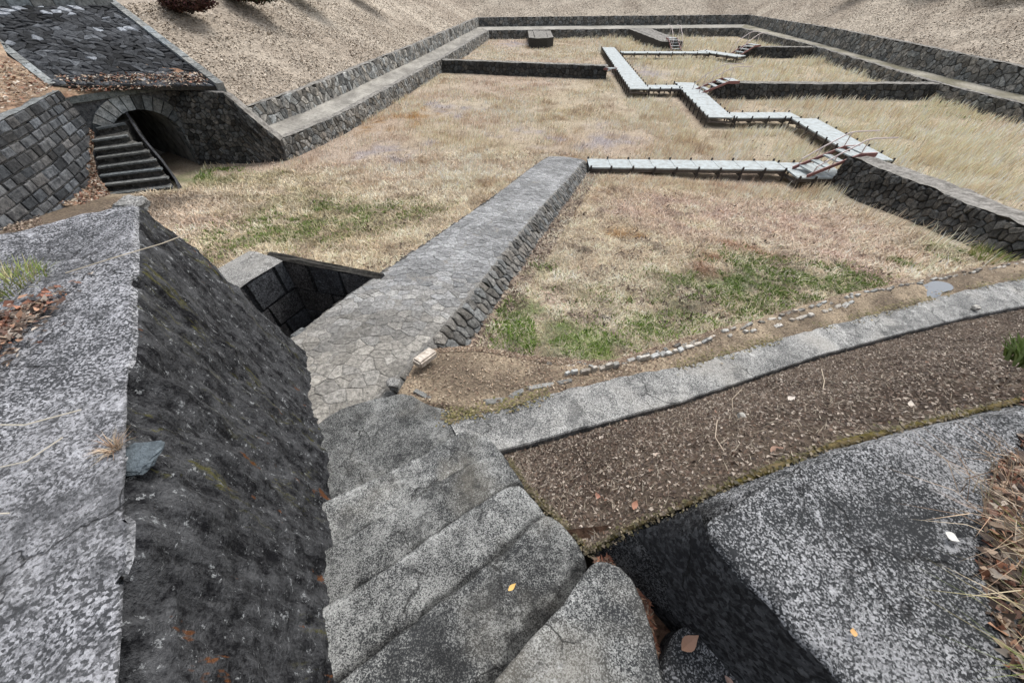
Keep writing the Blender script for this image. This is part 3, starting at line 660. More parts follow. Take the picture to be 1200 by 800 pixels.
# ------------------------------------------------------------------ path strip, soil bed, ridge, kerb
up_ = [(-.5, 1.6, 2.74), (-.07, 1.69, 2.76), (.33, 1.87, 2.72), (1.02, 2.13, 2.63), (1.62, 2.31, 2.55), (3.49, 3.07, 2.34), (4.92, 3.6, 2.2), (6.31, 4.13, 2.08), (7.61, 4.55, 1.98), (9.7, 5.26, 1.85), (14, 6.8, 1.6), (24.6, 9.5, .8)]
lo_ = [(-.3, 1.25, 2.78), (.13, 1.39, 2.74), (.53, 1.55, 2.68), (1.48, 1.89, 2.57), (3.21, 2.62, 2.36), (4.53, 3.1, 2.22), (5.76, 3.52, 2.1), (6.93, 3.87, 2.0), (8.79, 4.47, 1.87), (14, 6.1, 1.6), (24.6, 8.6, .8)]
def offz(P, dz): return [(x, y, z+dz) for x, y, z in P]
def dense(P, n):
    P = np.array(P, float); s_ = np.r_[0, np.cumsum(np.linalg.norm(np.diff(P, axis=0), axis=1))]; q = np.linspace(0, 1, n)**1.6*s_[-1]
    return np.stack([np.interp(q, s_, P[:, i]) for i in range(3)], 1)
def strip_mesh():
    n = 700; a = dense(up_, n); b = dense(lo_, n); V, F = [], []
    for i in range(n):
        ea = .02*nz(a[i][0], a[i][1], 0, 5); eb = .006*nz(b[i][0], b[i][1], 4, 7); dx, dy, dz = b[i]-a[i]; L_ = math.hypot(dx, dy)
        A = a[i]+np.array([dx, dy, 0])/L_*ea; B = b[i]+np.array([dx, dy, 0])/L_*eb
        for t, z in ((0, -.28), (0, -.012), (.02, 0)):
            q = A+(B-A)*t; V.append((q[0], q[1], q[2]+z))
        for t in np.linspace(.1, .97, 10): q = A+(B-A)*t; V.append((q[0], q[1], q[2]+.004*nz(q[0], q[1], 0, 7)))
        for t, z in ((.995, -.01), (1, -.02), (1, -.28)): q = A+(B-A)*t; V.append((q[0], q[1], q[2]+z))
    m = 16
    for i in range(n-1):
        for j in range(m-1): p = i*m+j; F.append((p, p+1, p+m+1, p+m))
    o = mk('concrete_path', V, [f[::-1] for f in F], M['strip'], smooth=False, tone=np.array([(1.15-.2*(nz(v[0], v[1], 0, 1.3)),)*3 for v in V])); o['kind'] = 'structure'
strip_mesh()
ridge = [(-.02, 1.2, 2.82), (.07, .98, 2.97), (.19, .78, 3.12), (.35, .5, 3.36), (.46, .53, 3.53), (.58, .545, 3.66), (.72, .575, 3.76), (.85, .615, 3.81), (1.0, .66, 3.84), (1.25, .74, 3.855), (1.5, .80, 3.86), (1.86, .885, 3.85), (2.6, 1.06, 3.82), (3.4, 1.3, 3.7), (6, 1.6, 3.4), (12, 2.5, 2.8), (24, 4, 1.6)]
soilc = two((.036, .027, .021), (.085, .066, .051), 2.6)
def res_ridge():
    lo2 = [(x, y-.012, z-.05) for x, y, z in lo_]
    a = dense(lo2, 300); b = dense(ridge, 300)
    mid = a*.5+b*.5; mid[:, 2] -= .02
    return a, mid, b
ra, rm, rb = res_ridge()
_, SOIL = loft('soil_bed', [list(map(tuple, ra)), list(map(tuple, rm)), list(map(tuple, rb))], M['soil'], soilc, 300, 26, .022, 5.)
# verge right of the big block
_, VERGE = loft('near_verge', [[(2.3, 1.0, 3.84), (2.1, .82, 3.89), (1.72, .60, 3.905), (1.52, .42, 3.905), (1.38, .25, 3.905), (1.30, .08, 3.905), (1.25, -.5, 3.905)], [(2.6, 1.1, 3.84), (2.7, .9, 3.97), (2.6, .6, 3.98), (2.3, .35, 3.97), (2.2, .15, 3.98), (2.3, -.1, 3.98), (2.4, -.6, 3.98)],
     [(6, 1.6, 3.42), (6, 1.2, 3.6), (6, .8, 3.7), (6, .5, 3.8), (6, .2, 3.8), (6, -.1, 3.8), (6, -.6, 3.8)], [(24, 4, 1.6), (24, 3, 1.8), (24, 2.5, 2.), (24, 2, 2), (24, 1, 2.2), (24, .5, 2.4), (24, -.3, 3.)]], M['soil'], two((.13, .075, .045), (.22, .17, .12), 3.), 70, 24, .02, 5.)
# moss ridge along the block
def ridge_mesh():
    P = dense(ridge, 420)[:300]; V, F, T = [], [], []
    for i, p in enumerate(P):
        d_ = P[min(i+1, 299)]-P[max(i-1, 0)]; d_[2] = 0; d_ /= np.linalg.norm(d_)+1e-9; nn = np.array([-d_[1], d_[0], 0])
        w_ = .0085*(1+.6*nz(p[0], p[1], 0, 6))*min(1, .4+p[0]*.6 if p[0] > .3 else .5)
        for q in range(7):
            t = q/6*math.pi; rr = w_*(1+.3*nz(p[0], p[1], q, 14))
            V.append(tuple(p+nn*math.cos(t)*rr*1.3+np.array([0, 0, math.sin(t)*rr*.8+.004])))
            k_ = max(0, min(1, .5+nz(p[0]*2, p[1]*2, q*.1, 3)*1.4)); T.append(tuple(np.array((.09, .075, .022))*k_+np.array((.13, .10, .055))*(1-k_)))
    for i in range(299):
        for q in range(6): a = i*7+q; F.append((a, a+7, a+8, a+1))
    o = mk('moss_ridge', V, F, M['moss'], tone=np.array(T), smooth=True); o['kind'] = 'stuff'; o['label'] = 'yellow green moss line between the soil bed and the right concrete block'
ridge_mesh()
# ground between path and basin: dirt shelf, kerb
kerbL = [(-.92, 2.55, 2.46), (-.35, 2.57, 2.48), (.33, 2.38, 2.51), (.98, 2.34, 2.51), (1.78, 2.70, 2.44), (2.95, 3.18, 2.34), (4.43, 3.82, 2.21), (5.4, 4.15, 2.11), (6.16, 4.42, 2.05), (9.02, 5.45, 1.72), (14, 7.2, 1.4), (24.6, 10, .7)]
upi = [(-1.0, 1.9, 2.62)]+[(x, y+.01, z-.05) for x, y, z in up_[1:]]
_, SHELF = loft('dirt_shelf', [[(x-.02, y-.16, z-.12) for x, y, z in dense(upi, 300)], list(map(tuple, dense(upi, 300))), list(map(tuple, dense(kerbL, 300))), [(x-.02, y+.09, z-.03) for x, y, z in dense(kerbL, 300)], [(x-.03, y+.18, float(zf(x, y))-.1) for x, y, z in dense(kerbL, 300)]], M['soil'], two((.12, .095, .07), (.26, .21, .15), 3.), 300, 7, .022, 6.)
kr = thing('stone_kerb', 'broken line of small stones along the basin edge of the concrete path', 'kerb', (2, 2.7, 2.4))
def kerb_row(P, sz, gapp, n, dz, tn, wj=.01, nm='stone', wide=.55):
    P = dense(P, 4000); s_ = np.r_[0, np.cumsum(np.linalg.norm(np.diff(P, axis=0), axis=1))]; u = 0.; cnt = 0; AV, AF, AT = [], [], []
    while u < s_[-1] and cnt < n:
        l = sz*U_(.6, 1.5)*(1+u*.05)
        if R() > gapp:
            c = np.array([np.interp(u+l/2, s_, P[:, i]) for i in range(3)]); c2 = np.array([np.interp(u+l, s_, P[:, i]) for i in range(3)]); d_ = c2-c; d_[2] = 0; d_ /= np.linalg.norm(d_)+1e-9
            a_ = U_(-.2, .2); dx, dy = d_[0]*math.cos(a_)-d_[1]*math.sin(a_), d_[0]*math.sin(a_)+d_[1]*math.cos(a_)
            hw, hl = sz*wide*U_(.7, 1.2)/2, l*.47; off = U_(-wj, wj)
            poly = [(-hl*U_(.8, 1), -hw), (hl*U_(.7, 1), -hw*U_(.7, 1)), (hl, hw*U_(.6, 1)), (hl*U_(-.2, .3), hw*1.1), (-hl, hw*U_(.7, 1))]
            mp = lambda x, y, wz: (c[0]+dx*x-dy*(y+off), c[1]+dy*x+dx*(y+off), c[2]+dz+wz)
            V, F = stone_mesh(poly, mp, .002, .03, .08, .82, .4); t = tn(None)
            mk(nm, V, [f for f in F], M['kerb'], kr, tone=t)
            cnt += 1
        u += l*1.04
kerb_row([(x, y+.0, z-.01) for x, y, z in kerbL[2:10]], .075, .25, 130, .0, gt(.3, 1.3), wj=.025)
kerb_row([(.43, 2.12, 2.57), (.55, 2.2, 2.585), (.7, 2.22, 2.58), (.9, 2.28, 2.57), (1.11, 2.36, 2.54), (1.35, 2.46, 2.51), (1.77, 2.62, 2.46), (2.2, 2.82, 2.41), (3.04, 3.12, 2.32), (4.4, 3.7, 2.2)], .09, .35, 34, 0, gt(.8, 1.35))
kerb_row([(-.86, 1.98, 2.60), (-.6, 1.80, 2.66), (-.35, 1.78, 2.68), (-.1, 1.83, 2.68), (.2, 1.98, 2.64), (.5, 2.08, 2.6)], .2, .15, 8, -.012, gt(.45, .8), wide=.3)
# puddle
pud = [(5.3, 3.98), (5.5, 4.18), (5.8, 4.22), (6.0, 4.34), (6.2, 4.28), (6.14, 4.12), (5.9, 4.06), (5.8, 3.96), (5.5, 3.88)]
pv = chaikin(pud, 2); zpu = 2.083
o = mk('puddle', [(p.x, p.y, zpu) for p in pv], [tuple(range(len(pv)))], M['water']); o['kind'] = 'structure'

# ------------------------------------------------------------------ arch, far steps, wing walls, apron
Rb = Vector((-11.7, 14.5, 0)); fd = Vector((-.55, -.835, 0)).normalized(); fn = Vector((.835, -.55, 0)).normalized()
arch = thing('stone_arch', 'arched stone tunnel mouth beside the far left steps', 'archway', (-12.2, 13.6, 0))
cs, rx_, ry_, zs = .98, 1.0, .93, 1.10
def ell(t, k_=0.): return cs-(rx_+k_)*math.cos(t), zs+(ry_+k_)*math.sin(t)
def FP(s_, z, w_=0.): q = Rb+fd*s_+fn*w_; return (q.x, q.y, z)
# spandrel wall plane with opening
V, F = [], []; N = 24
inner = [(cs-rx_, -.1)]+[ell(math.pi*i/N) for i in range(N+1)]+[(cs+rx_, -.1)]
outer = [(-.55, -.1)]+[(-.55+3.3*min(1, max(0, (i)/N)), 2.5) if 0 < i < N else ((-.55, 2.5) if i == 0 else (2.75, 2.5)) for i in range(N+1)]+[(2.75, -.1)]
outer = [(-.55, -.1)]+[(max(-.55, min(2.75, cs-2.1*math.cos(math.pi*i/N)*1.0)), 2.42 if 2 < i < N-2 else (1.1+i*.5 if i <= 2 else 1.1+(N-i)*.5)) for i in range(N+1)]+[(2.75, -.1)]
for (a, b) in zip(inner, outer): V += [FP(*a), FP(*b)]
for i in range(len(inner)-1): F.append((2*i, 2*i+1, 2*i+3, 2*i+2))
mk('spandrel', V, F, M['stone_block'], arch, tone=(.8, .8, .8))
V, F = [], []
for j in range(9):
    for (s_, z) in inner: V.append(FP(s_, z, -.02-.55*j))
m = len(inner)
for j in range(8):
    for i in range(m-1): a = j*m+i; F.append((a, a+1, a+m+1, a+m))
F.append(tuple(8*m+i for i in range(m)))
mk('tunnel_vault', V, F, M['soffit'], arch)
for i in range(15):
    t0, t1 = math.pi*(i/15), math.pi*((i+1)/15); g = .012
    P = [ell(t0+g), ell(t1-g), ell(t1-g, .42), ell(t0+g, .42)]
    V = []; w0, w1 = -.35, .05+.02*R()
    for w_ in (w0, w1):
        for s_, z in P: V.append(FP(s_, z, w_))
    mk('voussoir', V, [(0, 1, 2, 3), (7, 6, 5, 4), (0, 4, 5, 1), (1, 5, 6, 2), (2, 6, 7, 3), (3, 7, 4, 0)], M['vouss'], arch, tone=gt(.9, 1.5)(None) if 7 <= i <= 11 else gt(.3, .8)(None))
# right jamb quoins
for i in range(4):
    V = []; 
    for w_ in (-.3, .04):
        for s_, z in ((-.36-.1*(i % 2), i*.28+.01-.05), (-.01, i*.28+.01-.05), (-.01, i*.28+.22), (-.36-.1*(i % 2), i*.28+.22)): V.append(FP(s_, z, w_))
    mk('quoin', V, [(3, 2, 1, 0), (4, 5, 6, 7), (1, 5, 4, 0), (2, 6, 5, 1), (3, 7, 6, 2), (0, 4, 7, 3)], M['vouss'], arch, tone=gt(.5, .9)(None))
V = []
for w_ in (-1.2, .1):
    for s_, z in ((-.45, 2.40), (2.6, 2.45), (2.6, 2.62), (-.45, 2.56)): V.append(FP(s_, z, w_))
mk('coping', V, [(0, 1, 2, 3), (7, 6, 5, 4), (0, 4, 5, 1), (1, 5, 6, 2), (2, 6, 7, 3), (3, 7, 4, 0)], M['vouss'], arch, tone=(.6, .62, .6))
rubble_wall('dark mossy wing wall joining the right side of the arch to the basin wall', [(-11.75, 14.62, 2.38), (-10.8, 14.7, 2.36), (-9.75, 14.8, 2.28), (-9.2, 14.9, 1.45), (-8.6, 14.98, .74)], .4, g0, .15, .17, 200, side=-1, mat='stone', tone=gt(.3, 1.5), batter=.05, out=.05)
rubble_wall('wall of squared grey blocks standing left of the far steps', [(-10.3, 5.2, 2.76), (-11.1, 7.5, 2.76), (-11.75, 9.55, 2.76), (-12.95, 12.55, 2.78)], .4, gz, .42, .21, 220, side=-1, mat='stone_block', topmat='vouss', kind='ashlar', tone=gt(.3, 1.25), batter=.08, out=.035, toptone=.8)
# stone pitched apron
ap = thing('stone_apron', 'steep dark stone-pitched slope above the arch at top left', 'stone slope', (-13.5, 15, 2.6))
TL, TR, BR, BL_ = Vector((-17.6, 15.6, 4.5)), Vector((-15.5, 19.4, 4.3)), Vector((-9.95, 15.0, 2.42)), Vector((-13.2, 12.7, 2.86))
LW = 5.2
def mpa(u, v, wz):
    a, b = u/4.3, v/7.0; p = (TL.lerp(TR, a)).lerp(BL_.lerp(BR, a), b); nn = (TR-TL).cross(BR-TR).normalized(); nn = nn if nn.z > 0 else -nn
    return tuple(p+nn*wz)
def tap(c):
    v = U_(.2, .8)*(1.6 if R() < .25 else 1)*(.7+.6*nz(c.x, c.y, 0, .8))
    if R() < .03+.25*max(0, (c.z-4.05)/.3): v = U_(2., 3.2)
    return (v*.97, v, v*1.05)
lay(ap, cells(4.3, 7.0, .17, .36, .48), mpa, M['stone_block'], 300, gap=.005, out=.035, back=.05, tone=tap, flip=True, rough=1.)
nn = (TR-TL).cross(BR-TR).normalized(); nn = nn if nn.z > 0 else -nn
V = [tuple(p+nn*w_) for w_ in (-.12, -.005) for p in (TL, TR, BR, BL_)]
mk('core', V, [(0, 1, 2, 3), (7, 6, 5, 4), (0, 4, 5, 1), (1, 5, 6, 2), (2, 6, 7, 3), (3, 7, 4, 0)], M['joint'], ap)
def coping_run(root, a, b, n, wd, ht, tone, nm='coping_stone', lift=.12):
    a, b = Vector(a), Vector(b)
    for i in range(n):
        V, F = [], []; bm_box(V, F, a.lerp(b, (i+.015)/n)+Vector((0, 0, lift+U_(-.01, .01))), a.lerp(b, (i+.985)/n)+Vector((0, 0, lift+U_(-.01, .01))), wd, ht)
        mk(nm, V, F, M['vouss'], root, tone=gt(*tone)(None))
coping_run(ap, TR, BR+Vector((.1, -.05, -.02)), 14, .24, .3, (.7, 1.1))
coping_run(ap, TL+Vector((.25, -.1, 0)), TR+Vector((.1, -.1, 0)), 7, .3, .25, (.6, .95), lift=.16)
coping_run(ap, TL+Vector((-.35, .2, .35)), TR+Vector((-.35, .2, .35)), 7, .35, .5, (.35, .6), nm='upper_course', lift=.12)
coping_run(ap, TL.lerp(BL_, .1), BL_, 8, .2, .25, (.8, 1.2), nm='edge_stone', lift=.06)
# leaf litter ledge at foot of the apron
loft('litter_ledge', [[(-13.0, 12.3, 2.6), (-12.2, 13.65, 2.57), (-11.5, 14.75, 2.5), (-10.0, 14.95, 2.38)], [(-13.3, 12.5, 2.84), (-12.5, 13.8, 2.76), (-11.75, 14.95, 2.68), (-10.4, 15.05, 2.52)], [(-13.5, 12.9, 3.0), (-13.1, 13.9, 3.02), (-12.2, 15.2, 3.0), (-10.6, 15.5, 2.68)]], M['litter'], two((.2, .12, .08), (.34, .25, .17), 2.), 30, 6, .06, 3.)
# far steps
fs = thing('far_steps', 'narrow stone steps climbing beside the arch in the far left corner', 'steps', (-11.4, 11.5, .7))
SL = [((-12.75, 12.6), (-12.25, 13.15), 1.78), ((-12.6, 12.07), (-11.85, 12.55), 1.6), ((-12.4, 11.75), (-11.35, 12.3), 1.45), ((-12.25, 11.5), (-11.08, 12.08), 1.3), ((-12.1, 11.2), (-10.8, 11.82), 1.14), ((-12.0, 11.0), (-10.55, 11.55), .98), ((-11.85, 10.75), (-10.3, 11.3), .82), ((-11.7, 10.45), (-10.1, 11.02), .66), ((-11.5, 10.2), (-9.95, 10.8), .5)]
for i, (a, b, z) in enumerate(SL):
    nx = (-12.9, 12.9), (-12.4, 13.7)
    pa, pb = (SL[i-1][0], SL[i-1][1]) if i else nx
    ex = .12
    P = [a, b, (pb[0]-(.1), pb[1]+.1), (pa[0]-.1, pa[1]+.15)]
    V = [(x, y, zz) for zz in (z-.9, z) for x, y in P]
    mk('step_body', V, [(3, 2, 1, 0), (4, 5, 6, 7), (0, 1, 5, 4), (1, 2, 6, 5), (2, 3, 7, 6), (3, 0, 4, 7)], M['stone_far'], fs, tone=(.5,)*3)
    V, F = [], []; bm_box(V, F, (a[0]+.05, a[1]-.02, z+.03), (b[0]+.01, b[1]-.02, z+.03), .16, .05)
    mk('nosing', V, F, M['vouss'], fs, tone=gt(.4, .65)(None))
V, F = [], []
SG = [(-12.34, 13.48, 2.02), (-11.66, 12.73, 1.52), (-10.94, 12.12, 1.02), (-10.2, 11.35, .74), (-9.75, 10.75, .62)]
for x, y, z in SG:
    for ox, oz in ((0, -1.1), (0, 0), (.06, 0), (.06, -1.1)): V.append((x+ox, y+ox*.4, z+oz))
for i in range(len(SG)-1):
    for j in range(4): a = i*4+j; b = i*4+(j+1) % 4; F.append((a, b, b+4, a+4))
F += [(0, 1, 2, 3), tuple(len(V)-4+j for j in (3, 2, 1, 0))]
mk('side_string', V, F, M['stain'], fs, tone=(1.6, 1.6, 1.6))
_, HEAP = loft('litter_heap', [[(-13.1, 12.6, 1.95), (-12.85, 11.7, 1.7), (-12.5, 10.8, 1.4), (-12.2, 10.0, 1.15), (-11.6, 8.8, 1.1)], [(-12.85, 12.5, 1.80), (-12.6, 11.7, 1.5), (-12.25, 10.95, 1.17), (-11.8, 10.4, .86), (-11.2, 9.3, .85)], [(-12.7, 12.4, 1.7), (-12.4, 11.65, 1.4), (-12.0, 10.95, 1.0), (-11.3, 10.25, .62), (-10.7, 9.2, .75)]], M['litter'], two((.22, .14, .095), (.36, .27, .19), 2.), 30, 6, .06, 3.)

# ------------------------------------------------------------------ boardwalks
def boardwalk(label, a, b, wd, zt=.42, pitch=.72, posts=True, quad=None):
    a, b = Vector((a[0], a[1], zt)), Vector((b[0], b[1], zt)); d = (b-a); L = d.length; d.normalize(); s_ = Vector((-d.y, d.x, 0))
    z0 = float(zf((a.x+b.x)/2, (a.y+b.y)/2)); root = thing('boardwalk', label, 'boardwalk', ((a.x+b.x)/2, (a.y+b.y)/2, z0), 'boardwalk runs across the dry basins')
    n = max(1, round(L/pitch)); pl = L/n
    for i in range(n):
        V, F = [], []; bm_box(V, F, a+d*(i*pl+.006)+Vector((0, 0, U_(-.003, .003))), a+d*((i+1)*pl-.006), wd, .045)
        mk('deck_panel', V, F, M['deck'], root)
    for sd_ in (-1, 1):
        V, F = [], []; bm_box(V, F, a+s_*sd_*(wd/2-.08)-Vector((0, 0, .05)), b+s_*sd_*(wd/2-.08)-Vector((0, 0, .05)), .07, .11); mk('beam', V, F, M['beam'], root)
    for i in range(n+1):
        c = a+d*min(max(i*pl, .05), L-.05)
        V, F = [], []; bm_box(V, F, c-s_*(wd/2-.02)-Vector((0, 0, .164)), c+s_*(wd/2-.02)-Vector((0, 0, .164)), .07, .07); mk('joist', V, F, M['beam'], root)
        for sd_ in (-1, 1):
            q = c+s_*sd_*(wd/2+.035); V, F = [], []; tube(V, F, [(q.x, q.y, float(zf(q.x, q.y))-.1), (q.x, q.y, zt+.05+U_(0, .03))], .035, 6); mk('post', V, F, M['post'], root)
    return root
boardwalk('nearest boardwalk run, lying straight across from the end of the stone walkway', (2.68, 13.62), (9.35, 13.4), .82)
boardwalk('short wider boardwalk platform at the foot of the red steps', (9.38, 13.02), (11.1, 13.0), 1.35, zt=.41, pitch=.6)
boardwalk('boardwalk run behind the red steps, slanting away to the back', (13.05, 13.9), (13.35, 19.15), 1.12, zt=.43)
boardwalk('short boardwalk run crossing between the two slanting middle runs', (13.3, 19.75), (10.25, 19.72), .95, zt=.42)
boardwalk('middle slanting boardwalk run that starts at the long dark cross wall', (9.62, 19.3), (10.4, 26.8), 1.12, zt=.43)
boardwalk('shortest boardwalk run, crossing just before the far slanting run', (9.78, 25.7), (7.86, 25.7), .95, zt=.42)
boardwalk('far slanting boardwalk run that passes the end of the dark cross wall', (7.28, 25.1), (8.45, 41.2), 1.1, zt=.43)
boardwalk('farthest thin boardwalk run, straight across near the ladder-like steps', (9.05, 38.6), (16.2, 38.5), .95, zt=.42, pitch=1.)
boardwalk('small farthest slanting boardwalk run at the right end', (16.0, 39.4), (18.1, 36.4), 1.15, zt=.43, pitch=.9)
def bridge_steps(label, base, ang, wd=.8, rise=.7, run=1.7, rail=.55, flat=.9, nst=4):
    root = thing('bridge_steps', label, 'steel steps', base, 'red steel steps with handrails over the walls')
    bx, by, bz = base; ca, sa = math.cos(ang), math.sin(ang)
    W = lambda u, v, z: (bx+ca*u-sa*v, by+sa*u+ca*v, bz+z)
    for v in (-wd/2, wd/2):
        V, F = [], []; bm_box(V, F, W(-.15, v, .12), W(run, v, rise+.1), .04, .10); bm_box(V, F, W(run, v, rise+.1), W(run+flat*.6, v, rise+.1), .05, .13)
        mk('stringer', V, F, M['red'], root)
        V, F = [], []; tube(V, F, [W(.0, v, .05), W(.05, v, rail*.72), W(.6, v, rail+rise*.35), W(run*.95, v, rise+rail*.98), W(run+.15, v, rise+rail*1.04), W(run+flat, v, rise+rail*1.04)], .022, 6); mk('handrail', V, F, M['rail'], root)
        for u, zb in ((.55, rise*.3), (run, rise)):
            V, F = [], []; tube(V, F, [W(u, v, zb), W(u, v, zb+rail)], .018, 5); mk('rail_post', V, F, M['rail'], root)
    for i in range(nst):
        t = (i+.5)/nst; V, F = [], []; bm_box(V, F, W(run*t, -wd/2+.03, rise*t+.1), W(run*t, wd/2-.03, rise*t+.1), .26, .04); mk('tread', V, F, M['deck'], root)
    V, F = [], []; bm_box(V, F, W(run+.08, 0, rise+.09), W(run+flat*.6, 0, rise+.09), wd-.06, .04); mk('landing', V, F, M['deck'], root)
    return root
bridge_steps('nearest red steel steps with two handrails, climbing onto the end of the rough rubble wall', (9.75, 12.75, .37), .12, .72, .62, 1.35, .5, .95)
bridge_steps('red steel steps with two handrails at the left end of the long dark cross wall', (10.3, 24.6, .2), .05, .9, .65, 1.5, .7, 1.0)
bridge_steps('ladder-like red steps standing at the near end of the narrow dividing wall', (14.3, 40.7, .2), 1.57, .8, .65, 1.5, .9, 1.0)
bridge_steps('farthest red steel steps at the right, rising from the small slanting boardwalk', (18.0, 37.6, .2), .45, .9, .65, 1.6, .8, 1.0)
bridge_steps('small red steps half hidden at the left edge of the far slanting boardwalk', (6.3, 30.9, .25), -1.4, .6, .35, 1.0, .12, .5, 3)

# ------------------------------------------------------------------ grass and straw
def inpoly(x, y, P):
    r = np.zeros(len(x), bool); n = len(P)
    for i in range(n):
        ax, ay = P[i]; bx, by = P[(i+1) % n]
        if by == ay: continue
        r ^= ((ay > y) != (by > y)) & (x < (bx-ax)*(y-ay)/(by-ay)+ax)
    return r
BAS = [(-8.6, 14.9), (-7.5, 18.5), (-5., 32.8), (-2.4, 50.6), (25., 53.1), (25.2, 40), (23.8, 25.1), (24.1, 20.2), (24.5, 9.8), (14, 7.4), (9.2, 5.7), (6.16, 4.6), (4.43, 3.98), (2.95, 3.35), (1.78, 2.88), (1., 2.52), (.33, 2.55), (-.35, 2.75), (-.95, 2.75), (-3.3, 4.4), (-4.3, 4.3), (-9, 6), (-10.8, 10.5), (-9.7, 10.9), (-11.5, 14.4)]
HOLES = [[(-4.2, 2), (-1.0, 2), (-1.2, 4.2), (-3.2, 4.85), (-4.4, 4.7)], [(-2.4, 2.3), (-.62, 2.3), (2.9, 14.1), (2.7, 14.6), (1.3, 14.6)], [(10.2, 12.7), (11.7, 12.7), (10.8, 5.6), (9.5, 5.6)], [(10.9, 23.9), (23.2, 23.7), (24, 25.4), (11.4, 25.7)], [(-5.4, 31.6), (6.4, 29.2), (6.4, 30.8), (-5, 33.2)], [(19, 37.6), (25, 37.3), (25, 39.2), (19, 39.6)], [(2.1, 44.5), (3.4, 44.5), (3.6, 50.7), (2.2, 50.7)], [(13.6, 42), (14.9, 42), (14.7, 53), (13.1, 53)],
 [(2.6, 12.8), (8.7, 12.6), (9.1, 11.9), (11.3, 11.9), (11.3, 13.8), (2.6, 14.05)], [(11.9, 13.9), (13.7, 13.8), (14.0, 20.3), (9., 20.3), (9, 18.7), (10.1, 18.6), (12.3, 18.6)], [(8.4, 19.2), (10.2, 19.2), (11, 26.8), (9.2, 26.8)], [(6.2, 24.6), (10, 24.6), (10, 26.3), (7.9, 26.3), (9, 41), (7.4, 41)], [(9, 38), (18, 38), (18, 39.2), (9, 39.2)], [(-1.2, 2.2), (.4, 2.2), (.2, 2.7), (-1.1, 2.75)]]
def sample(n, r0, r1, a0=-62, a1=62, pw=0.):
    r = np.exp(rng.uniform(math.log(r0), math.log(r1), n)); az = np.radians(rng.uniform(a0, a1, n))
    x, y = r*np.sin(az), r*np.cos(az); ok = inpoly(x, y, BAS)
    for h in HOLES: ok &= ~inpoly(x, y, h)
    return x[ok], y[ok], r[ok]
def blades(name, x, y, z, h, wd, az, lean, col, bend=.35, root=None, label=None, facing=None):
    """two-segment blades; lean=horizontal travel / length"""
    n = len(x); dx, dy = np.cos(az)*lean*h, np.sin(az)*lean*h; vz = np.sqrt(np.maximum(0, 1-lean**2))*h
    fa = facing if facing is not None else rng.uniform(0, math.pi, n); sx, sy = np.cos(fa)*wd/2, np.sin(fa)*wd/2
    b0 = np.stack([x-sx, y-sy, z], 1); b1 = np.stack([x+sx, y+sy, z], 1)
    mx, my, mz = x+dx*(.5-bend*.5), y+dy*(.5-bend*.5), z+vz*(.5+bend*.3)
    m0 = np.stack([mx-sx*.8, my-sy*.8, mz], 1); m1 = np.stack([mx+sx*.8, my+sy*.8, mz], 1); t = np.stack([x+dx, y+dy, z+vz], 1)
    V = np.stack([b0, b1, m0, m1, t], 1).reshape(-1, 3); i = np.arange(n)*5
    F = np.concatenate([np.stack([i, i+1, i+3], 1), np.stack([i, i+3, i+2], 1), np.stack([i+2, i+3, i+4], 1)])
    o = mk(name, V, F, M['blade'], root, tone=np.repeat(col, 5, 0)); o['kind'] = 'stuff'
    if label: o['label'] = label
    return o
def colvar(x, y, lo=.55, hi=1.5):
    c = floor_col(x, y); v = rng.uniform(lo, hi, len(x))[:, None]*np.clip(.55+.95*vn(x, y, 3.1, 3), .6, 1.3)[:, None]; q = rng.uniform(-.08, .08, len(x))[:, None]
    return np.clip(c*v*np.concatenate([1+q, np.ones_like(q), 1-q], 1), 0, .8)
x, y, r = sample(330000, 2.4, 16)                      # trampled straw in the near basins
keep = (vn(x, y, 1.5) > .25); x, y, r = x[keep], y[keep], r[keep]; n = len(x)
blades('flattened_straw', x, y, zfn(x, y)+.005, rng.uniform(.03, .12, n)*(1+r*.06), .0045+.0011*r, rng.uniform(0, 2*math.pi, n), rng.uniform(.75, .985, n), colvar(x, y, .5, 1.45), label='flattened dry straw over the near basin floors')
x, y, r = sample(420000, 9, 55)                        # standing dry grass
tall = np.clip((x-5)/6, 0, 1)*.7+.55; dens = np.where((y > 11), 1, .12)*np.where((x < 4) & (y < 20), .5, 1)*np.clip((vn(x, y, .7)-.36)*7, .08, 1)
purp = np.zeros(len(x), bool)
for nme, cx, cy, rr in PATCH:
    if nme in ('purple', 'pink'): purp |= np.hypot(x-cx, y-cy) < rr*1.1
dens = np.where(purp, dens*.2, dens); keep = rng.random(len(x)) < dens; x, y, r, tall = x[keep], y[keep], r[keep], tall[keep]; n = len(x)
hgt = rng.uniform(.14, .36, n)*tall*np.clip(.6+vn(x, y, .8), .6, 1.4)
blades('dry_reeds', x, y, zfn(x, y)-.01, hgt, .004+.0008*r, rng.normal(.15, .9, n), np.clip(rng.normal(.35, .2, n), 0, .9), np.clip(colvar(x, y, .75, 1.6)*np.array([1.12, 1.12, 1.12]), 0, .8), label='standing dry straw coloured grass in the far basins')
x, y, r = sample(120000, 2.4, 22); kk_ = (x > -1.5-.0*y) | (rng.random(len(x)) < .6); x, y, r = x[kk_], y[kk_], r[kk_]; FLOORP = (x, y, r)
